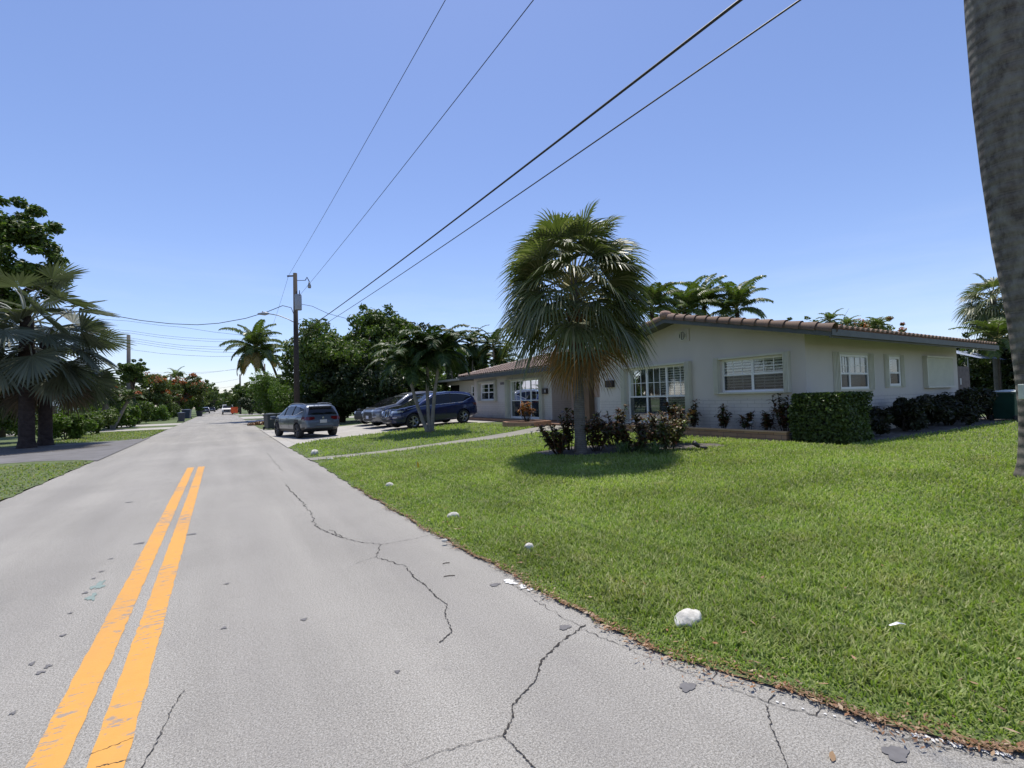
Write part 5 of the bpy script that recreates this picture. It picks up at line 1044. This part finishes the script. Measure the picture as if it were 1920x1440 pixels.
        # lights
        if front:
            zl = zt(L2 - .3) - .17; m = patch('headlight', CLRL, [(L2 + .5, sg * W * y, zl + .085) for y in (.45, .62, .78, .90)], [(L2 + .5, sg * W * y, zl - .02 * 1 - .02 * (y < .5)) for y in (.45, .62, .78, .90)], (-1, 0, 0), 8, 4, .012)
            m = MB(); q = proj([[(L2 + .5, sg * W * y, .60) for y in (.62, .74, .82)]], (-1, 0, 0), .012)[0]; m.tube(q, .014, 5); m.build('fog_lamp', CHR, t)
        zr_ = bl(-L2 + .3) - .16
        patch('tail_light', REDL, [(-L2 - .5, sg * W * y, zr_ + .10) for y in (.42, .6, .8, .93)], [(-L2 - .5, sg * W * y, zr_ - .05 + .04 * (y < .5)) for y in (.42, .6, .8, .93)], (1, 0, 0), 8, 4, .014)
        patch('tail_light', REDL, [(-L2 + x, sg * 2, zr_ + .09) for x in (.04, .2, .36)], [(-L2 + x, sg * 2, zr_ - .05 + .05 * (x > .3)) for x in (.04, .2, .36)], (0, -sg, 0), 6, 4, .012)
        if rails:
            pr_ = proj([[(x, sg * (W * .66), 3) for x in np.linspace(.45, -1.7, 9)]], (0, 0, -1), .04)[0]; m = MB(); m.tube(pr_, .014, 5); m.build('roof_rail', GALV, t)
    # windscreen and rear screen: cast down
    xt = min(p[0] for p in ws if p[0] < xw and p[1] > max(pz) - .16) if True else .3
    xt = [p for p in prof if p[0] > 0 and p[1] > max(pz) - .14]; xt = max(p[0] for p in xt) if xt else .3
    patch('windscreen', CARG, [(xw - .03, y, 3) for y in np.linspace(-.78, .78, 9) * W], [(xt + .03, y, 3) for y in np.linspace(-.63, .63, 9) * W], (0, 0, -1), 14, 8, .008)
    rr = [p for p in prof if p[0] < -1]; xr0 = min(p[0] for p in rr if p[1] > bl(p[0]) + .03); xr1 = min(p[0] for p in rr if p[1] > max(pz) - .20)
    zb_, zt_ = bl(-L2 + .1) + .03, zt(xr1) - .06
    patch('rear_window', CARG, [(-L2 - .5, y, zb_) for y in np.linspace(-.74, .74, 9) * W], [(-L2 - .5, y, zt_) for y in np.linspace(-.60, .60, 9) * W], (1, 0, 0), 14, 7, .008)
    m = MB(); m.box(xr1 - .16, xr1 + .10, -.58 * W, .58 * W, zt(xr1) - .0, zt(xr1) + .035); o = m.build('spoiler', paint, t); bv = o.modifiers.new('bevel', 'BEVEL'); bv.width = .015; bv.segments = 2
    # rear plate, bumper trim
    q = proj([[(-L2 - .5, 0, zr_ - .10)]], (1, 0, 0))[0][0]; m = MB(); m.box(q[0] - .03, q[0] - .012, -.16, .16, zr_ - .19, zr_ - .04); pl = m.build('number_plate', PLATE, t)
    m = MB(); g = proj([[(-L2 - .5, y, .50 + .05 * (abs(y) < .5 * W)) for y in np.linspace(-.8, .8, 13) * W]], (1, 0, 0), .015)[0]; m.tube(g, .03, 6); m.build('bumper_trim', DKAL, t)
    m = MB(); q = proj([[(-L2 - .5, y, zr_ + .02) for y in (-.2 * W, .2 * W)]], (1, 0, 0), .01)[0]; m.lathe([(.001, 0), (.045, 0), (.045, -.008), (.001, -.008)], ((q[0][0] + q[1][0]) / 2 - .0, 0, zr_ + .05), 14, 'X'); m.build('badge', CHR, t)
    if front:
        if kidney:
            for sg in (-1, 1):
                patch('grille', BLK, [(L2 + .5, sg * y, .98 * zsc) for y in (.03, .15, .27)], [(L2 + .5, sg * y, .62) for y in (.03, .13, .22)], (-1, 0, 0), 6, 5, .012)
                q = proj([[(L2 + .5, sg * y, z) for y, z in ((.03, .64), (.03, .94), (.15, .97), (.27, .92), (.24, .66), (.13, .63), (.03, .64))]], (-1, 0, 0), .02)[0]; m = MB(); m.tube(q, .013, 5); m.build('grille_frame', CHR, t)
        else: patch('grille', BLK, [(L2 + .5, y, .86) for y in (-.5, 0, .5)], [(L2 + .5, y, .52) for y in (-.5, 0, .5)], (-1, 0, 0), 10, 5, .012)
        patch('lower_grille', BLK, [(L2 + .5, y, .50) for y in (-.55, 0, .55)], [(L2 + .5, y, .37) for y in (-.5, 0, .5)], (-1, 0, 0), 10, 3, .012)
        if plate_f: m = MB(); m.box(L2 + .02, L2 + .035, -.16, .16, .50, .66); m.build('number_plate', plate_f, t)
    for wx in wheels:
        for sg in (-1, 1):
            tyre = MB(); tyre.lathe([(wr * .66, -.11), (wr * .9, -.12), (wr * .98, -.10), (wr, -.05), (wr, .05), (wr * .98, .10), (wr * .9, .12), (wr * .66, .11)], n=36, axis='Y')
            wt = D.objects.new('wheel', None); COL.objects.link(wt); wt.parent = t; wt.location = (wx, sg * (W - .13), wr); wt.empty_display_size = .1; tyre.build('tyre', RUB, wt, True)
            rm = MB(); ro = sg * .10; rm.lathe([(wr * .68, ro), (wr * .68, ro * .7), (wr * .6, ro * .6), (wr * .6, -.05 * sg)], n=30, axis='Y')
            for k in range(5):
                for da in (-.13, .13):
                    a = k * 2 * math.pi / 5 + da; b = k * 2 * math.pi / 5 + da * 1.8; rm.tube([(.05 * math.cos(a), ro * .85, .05 * math.sin(a)), (wr * .4 * math.cos(a), ro * .92, wr * .4 * math.sin(a)), (wr * .66 * math.cos(b), ro * .95, wr * .66 * math.sin(b))], [.03, .02, .02], 5)
            rm.lathe([(.001, ro * .98), (.06, ro * .95), (.06, ro * .6)], n=14, axis='Y'); rm.build('rim', rimm or ALLOY, wt, True, sharp=40)
            dk = MB(); dk.lathe([(wr * .66, sg * .0), (.001, sg * .0)], n=24, axis='Y'); dk.build('brake_disc', DARKIN, wt)
    return t
k_ = NT('plate_paint'); vr = k_.n('ShaderNodeTexBrick'); vr.inputs['Scale'].default_value = 1; vr.inputs['Row Height'].default_value = 2; PLATE = plain('plate_white', (.42, .44, .46), .5, var=.06)
PLB = plain('plate_blue_white', (.55, .60, .72), .5)
BP = [(2.46, .62), (2.44, .80), (2.38, .93), (2.22, 1.00), (1.9, 1.06), (1.4, 1.13), (1.12, 1.18), (.85, 1.34), (.50, 1.54), (.28, 1.63), (0, 1.70), (-.6, 1.745), (-1.3, 1.73), (-1.8, 1.67), (-2.08, 1.58), (-2.25, 1.38), (-2.36, 1.16), (-2.42, 1.0), (-2.46, .7)]
BB = [(2.46, .80), (1.2, 1.05), (0, 1.08), (-1.4, 1.12), (-2.46, 1.14)]
BLUE = car_paint('deep_blue_paint', (.004, .013, .078), .35); SILV = car_paint('grey_silver_paint', (.095, .115, .145), .55); DARKP = car_paint('dark_grey_paint', (.04, .045, .055), .5); LSIL = car_paint('light_silver_paint', (.20, .205, .22), .5); WHP = car_paint('white_car_paint', (.72, .73, .74), 0)
cx, cy = 9.45, 23.85; suv('parked_suv', 'deep blue luxury suv parked nose to the road behind the three stemmed palm', 'car', (cx, cy, float(H(cx, cy)) + .01), math.pi + R(9), BLUE, BP, BB, tilt=R(2.0), kidney=True, plate_f=None)
cx, cy = 9.3, 26.9; suv('parked_suv', 'silver grey suv with white front plate parked beyond the blue one', 'car', (cx, cy, float(H(cx, cy)) + .01), math.pi + R(9), LSIL, [(x, z * 1.06) for x, z in BP], [(x, z * 1.06) for x, z in BB], tilt=R(2.0), plate_f=PLB)
cx, cy = 9.4, 29.9; suv('parked_suv', 'black car in deep tree shade at the far side of the driveway', 'car', (cx, cy, float(H(cx, cy)) + .01), math.pi + R(9), DARKP, [(x * .95, z * .93) for x, z in BP], [(x * .95, z * .93) for x, z in BB], L2=2.34, tilt=R(2.0))
SP = [(2.18, .60), (2.16, .76), (2.08, .90), (1.9, .98), (1.5, 1.04), (1.15, 1.08), (.98, 1.14), (.60, 1.38), (.32, 1.53), (0, 1.585), (-.6, 1.605), (-1.3, 1.585), (-1.75, 1.52), (-1.88, 1.44), (-2.03, 1.20), (-2.10, 1.02), (-2.15, .85), (-2.18, .6)]
SB = [(2.18, .76), (1.1, 1.0), (0, 1.03), (-1.2, 1.05), (-2.18, 1.04)]
ra = (P(562, 823) + P(622, 818)) / 2; fa_dir = (P(527, 820) - P(562, 823)); an = math.atan2(fa_dir.y, fa_dir.x)
hd = Vector((math.cos(R(103)), math.sin(R(103)), 0)); cc = Vector((ra.x, ra.y, 0)) + hd * 1.32
suv('parked_suv', 'grey silver hatchback suv seen from behind at the mouth of the driveway', 'car', (cc.x, cc.y, .03), R(103), SILV, SP, SB, W=.92, L2=2.18, wheels=(1.32, -1.32), wr=.345, clad=True, rails=True, rimm=DKAL)
# white work truck far down the road, facing the viewer
p = P(427, 776.8); t = thing('work_truck', 'white pickup truck far down the road facing the viewer', 'truck', (p.x, p.y, 0), -math.pi / 2)
m = MB(); prof = [(-2.7, .5), (-2.7, 1.15), (-.6, 1.15), (-.55, 1.25), (-.35, 1.85), (.6, 1.88), (1.15, 1.30), (2.2, 1.18), (2.35, 1.05), (2.4, .5)]; n = len(prof)
v = [(x, -.98 if z < 1.3 else -.80, z) for x, z in prof] + [(x, .98 if z < 1.3 else .80, z) for x, z in prof]; m.add(v, [(i, (i + 1) % n, n + (i + 1) % n, n + i) for i in range(n)]); m.f.setdefault(n, []).append(np.array([list(range(n)), list(range(2 * n - 1, n - 1, -1))])); m.build('body', WHP, t)
m = MB(); m.add([(.66, -.74, 1.83), (.66, .74, 1.83), (1.14, .86, 1.36), (1.14, -.86, 1.36)], [(0, 1, 2, 3)]); o = m.build('windscreen', CARG, t); o.location = (.03, 0, .02); m = MB(); m.box(2.38, 2.42, -.72, .72, .72, 1.0); m.build('grille', BLK, t); m = MB(); m.box(2.36, 2.46, -.98, .98, .42, .62); m.build('bumper', BLK, t)
for sg in (-1, 1):
    m = MB(); m.box(2.36, 2.43, sg * .85 - .1, sg * .85 + .1, .80, .98); m.build('headlight', CLRL, t); m = MB(); m.box(.9, 1.05, sg * 1.1 - .12, sg * 1.1 + .12, 1.25, 1.5); m.build('wing_mirror', BLK, t)
    for wx in (1.5, -1.6): m = MB(); m.lathe([(.001, -.12), (.38, -.12), (.38, .12), (.001, .12)], (wx, sg * .85, .38), 18, 'Y'); m.build('wheel', RUB, t)
m = MB(); m.box(-2.6, -.7, -.9, .9, 1.16, 2.0); m.build('cargo_box', plain('white_cargo', (.7, .71, .72), .5), t)
# two far cars parked on the left
for px, py, pm, lab in ((389, 775, LSIL, 'far silver car parked by the left kerb beyond the planter tub'), (400, 772.5, DARKP, 'far dark car parked ahead of the silver one on the left')):
    p = P(px, py); suv('far_parked_car', lab, 'car', (p.x - .4, p.y, .02), R(92), pm, [(x * .95, z * .88) for x, z in BP], [(x * .95, z * .88) for x, z in BB], L2=2.34, W=.92)
p = P(330, 782); suv('far_parked_car', 'dark navy car parked across the drive behind the left bins', 'car', (p.x - 2.3, p.y + 4, .02), R(176), car_paint('navy_paint', (.02, .03, .07), .4), [(x, z * .9) for x, z in BP], [(x, z * .9) for x, z in BB])
# ------------------------------------------------------------------ poles and wires
POLE = Vector((P(557, 760).x * 0 + ray(557, 770).x / ray(557, 770).y * 33.0, 33.0, 0)); pd_ = (POLE + Vector((0, 0, 5)) - CAMP).dot(CF)
def zat(py, px=557, dep=None): return PD(px, py, dep or pd_).z
t = thing('utility_pole', 'tall wooden utility pole with transformer and street lamp arm beside the driveway', 'utility pole', (POLE.x, POLE.y, 0))
ztop = zat(511); m = MB(); m.tube([(0, 0, 0), (0, 0, ztop)], [.19, .12], 14); m.build('pole', WOODP, t, True)
zt1, zt2 = zat(582), zat(553); m = MB(); m.lathe([(.001, zt1), (.2, zt1), (.21, zt1 + .05), (.21, zt2 - .08), (.19, zt2), (.001, zt2 + .04)], (.12, -.30, 0), 18); tr_ = m.build('transformer', GALV, t, True, sharp=40)
m = MB(); m.tube([(.2, -.3, zt2), (.2, -.3, zt2 + .28)], [.035, .02], 8); m.tube([(0.02, -.3, zt2), (.02, -.3, zt2 + .22)], [.035, .02], 8); m.build('bushing', BLK, tr_)
r0 = np.array(tuple(CR.xy) + (0,)); r0 = r0 / np.linalg.norm(r0)
m = MB(); za = zat(516); m.tube([tuple(r0 * -.0), tuple(r0 * -.5)], .05, 6); v = m.v; 
for a in v: a[:, 2] += za
m.build('crossarm', WOODP, t); m = MB(); zb = zat(525); m.tube([tuple(r0 * .1 + np.array([0, 0, zb])), tuple(r0 * .65 + np.array([0, 0, zb]))], .02, 6); m.tube([tuple(r0 * .65 + np.array([0, 0, zb])), tuple(r0 * .75 + np.array([0, 0, zb + .2])), tuple(r0 * .88 + np.array([0, 0, zb - .05])), tuple(r0 * .9 + np.array([0, 0, zb - .15]))], .03, 6); m.build('cutout_bracket', BLK, t)
m = MB(); c_ = r0 * .9; m.lathe([(.001, zb - .1), (.05, zb - .15), (.11, zb - .38), (.09, zb - .5), (.001, zb - .5)], (c_[0], c_[1], 0), 12); m.build('lightning_arrester', GALV, t, True)
# lamp arm
m = MB(); lp = [(0, 0, zat(606)), tuple(r0 * -.45 + np.array([0, 0, zat(598)])), tuple(r0 * -1.1 + np.array([0, 0, zat(590)])), tuple(r0 * -1.75 + np.array([0, 0, zat(586)]))]; m.tube(lp, .03, 7); la = m.build('lamp_arm', GALV, t, True)
m = MB(); e_ = r0 * -2.1; m.tube([tuple(r0 * -1.7 + np.array([0, 0, zat(586)])), tuple(r0 * -1.95 + np.array([0, 0, zat(586)])), tuple(r0 * -2.4 + np.array([0, 0, zat(586)]))], [.05, .12, .05], 8); m.tube([tuple(e_ + np.array([0, 0, zat(585)])), tuple(e_ + np.array([0, 0, zat(581)]))], .04, 6); m.build('lamp_head', GALV, la, True)
def wire(label, a, b, sag, r_=.008, n=24, cat='wire', group=None):
    a, b = Vector(a), Vector(b); m = MB(); m.tube([a.lerp(b, u) - Vector((0, 0, 4 * sag * u * (1 - u))) for u in np.linspace(0, 1, n)], r_, 5, cap=False); return tag(m.build('overhead_wire', WIREM), label, cat, group)
def wire_px(label, start, px0, X, r_, ext=-16, sag=.3, group='wires from the pole passing over the camera'):
    """wire from the pole through the point where it leaves the top of the picture, going on along the road"""
    d = ray(px0, 0); tt = X / d.x; q = CAMP + d * tt; s_ = Vector(start); v = (q - s_); e = s_ + v * ((ext - s_.y) / v.y)
    u0 = (q - s_).length / (e - s_).length; s_ = Vector(start); e.z += 0; q2 = q + Vector((0, 0, 4 * sag * u0 * (1 - u0))); v = (q2 - s_); e = s_ + v * ((ext - s_.y) / v.y)
    return wire(label, s_, e, sag, r_, 48, group=group)
wx_ = POLE.x
wire_px('thin primary wire from the crossarm tip, leftmost overhead', (wx_ + r0[0] * -.5, POLE.y + r0[1] * -.5, zat(519)), 835, wx_ - .35, .007)
wire_px('thin wire from beside the transformer, second from left overhead', (wx_ + .15, POLE.y, zat(556)), 1000, wx_ + .25, .008)
wire_px('thickest black cable sweeping from the pole to the top right', (wx_ + .1, POLE.y, zat(628)), 1388, wx_ + .2, .017)
wire_px('lowest overhead cable, right of the thickest one', (wx_ + .2, POLE.y, zat(636)), 1500, wx_ + .5, .010)
# onward spans down the road
wire('faint primary wire continuing beyond the pole down the road', (wx_ - .4, POLE.y, zat(519)), (5.2, 85, 8.6), .5, .008)
lc = Vector((wx_, POLE.y, zat(590)))
def wpts(label, pts, r_=.012, group=None):
    m = MB(); m.tube(pts, r_, 5, cap=False); return tag(m.build('overhead_wire', WIREM), label, 'wire', group)
wpts('twisted service cable drooping from the pole across the road to the left', [(POLE.x - .1, POLE.y, zat(590)), at(546, 577, pd_), at(530, 573, pd_), at(500, 585, pd_ + .3), at(460, 597, pd_ + .5), at(410, 606, pd_ + .5), at(370, 609, pd_ + .5), at(320, 607, pd_ + .3), at(265, 601, pd_), at(220, 593, pd_ - .4), at(100, 560, pd_ - 1.5), at(-200, 440, pd_ - 4)], .022)
wpts('service wire running from the pole down to the trees on its right', [(POLE.x + .1, POLE.y, zat(568)), at(585, 574, pd_), at(615, 588, pd_ + 1), at(660, 600, pd_ + 3)], .015)
for i, (ya, ym, yb) in enumerate(((602, 614, 628), (620, 633, 636), (624, 637, 641), (633, 648, 650), (637, 652, 655), (641, 656, 661), (655, 666, 668))):
    dp = 36 if i == 0 else 62
    wpts('sagging wire crossing the road between the far poles, number %s from the top' % ('one two three four five six seven'.split()[i]), [at(120, ya - 9, dp), at(241, ya, dp), at(300, (ya + ym) / 2 + 2, dp), at(345, ym, dp), at(400, (ym + yb) / 2 + 1.5, dp), at(450, yb, dp), at(520, yb - 6, dp)], .016 if i else .01, 'wires crossing the road')
for i, (pa, pb, sg_) in enumerate((((260, 698), (450, 692), 8), ((300, 705), (452, 690), 6), ((360, 722), (450, 710), 3), ((370, 731), (450, 722), 3), ((380, 738), (450, 729), 2))):
    wpts('faint far wire over the end of the road, %s one' % ('highest lower middle fourth lowest'.split()[i]), [at(pa[0] + (pb[0] - pa[0]) * u, pa[1] + (pb[1] - pa[1]) * u + sg_ * 4 * u * (1 - u) * .5, 110) for u in np.linspace(0, 1, 9)], .018, 'faint far wires')
def upole(label, px, ytop, dep, r_=.15):
    p = PD(px, ytop, dep); t = thing('utility_pole', label, 'utility pole', (p.x, p.y, 0), group='far utility poles'); m = MB(); m.tube([(0, 0, 0), (0, 0, p.z)], [r_ * 1.2, r_ * .9], 10); m.build('pole', plain('grey_pole', (.12, .11, .10), .8), t, True); m = MB(); m.box(-.08, .08, -.25, -.12, p.z - 1.2, p.z - .6); m.build('bracket', GALV, t)
upole('bare topped pole between the silver palms and the topiary tree', 241, 628, 62, .22); upole('pole standing in front of the flat crowned tree at left', 320, 702, 95, .17); upole('far right pole beside the orange sign', 450, 702, 95, .17); upole('thin dark pole by the leaning coconut palms', 496, 682, 56, .1)
# ------------------------------------------------------------------ neighbour house at left
x_, y_ = Q(75, 44); t = thing('neighbour_house', 'white house half hidden behind the silver palm trunks', 'house', (x_ - 3, y_ + 3, 0))
m = MB(); m.box(-7, 5, 0, 9, 0, 3.0); m.build('wall', plain('neighbour_wall', (.72, .73, .74), .8, var=.04), t); m = MB(); m.add([(-7.6, -.6, 3.0), (5.6, -.6, 3.0), (5.6, 9.6, 3.0), (-7.6, 9.6, 3.0), (-4, 4.5, 4.5), (2, 4.5, 4.5)], [(0, 1, 5, 4), (2, 3, 4, 5)]); m.f.setdefault(3, []).append(np.array([[1, 2, 5], [3, 0, 4]])); m.build('roof', plain('neighbour_roof', (.35, .33, .32), .8), t)
for wx in (-5, -1, 2.2):
    m = MB(); m.box(wx, wx + 1.4, -.03, -.004, 1.0, 2.2); wn = m.build('window', WHITE, t); m = MB(); m.box(wx + .08, wx + 1.32, -.05, -.032, 1.08, 2.12); m.build('pane', CARG, wn)
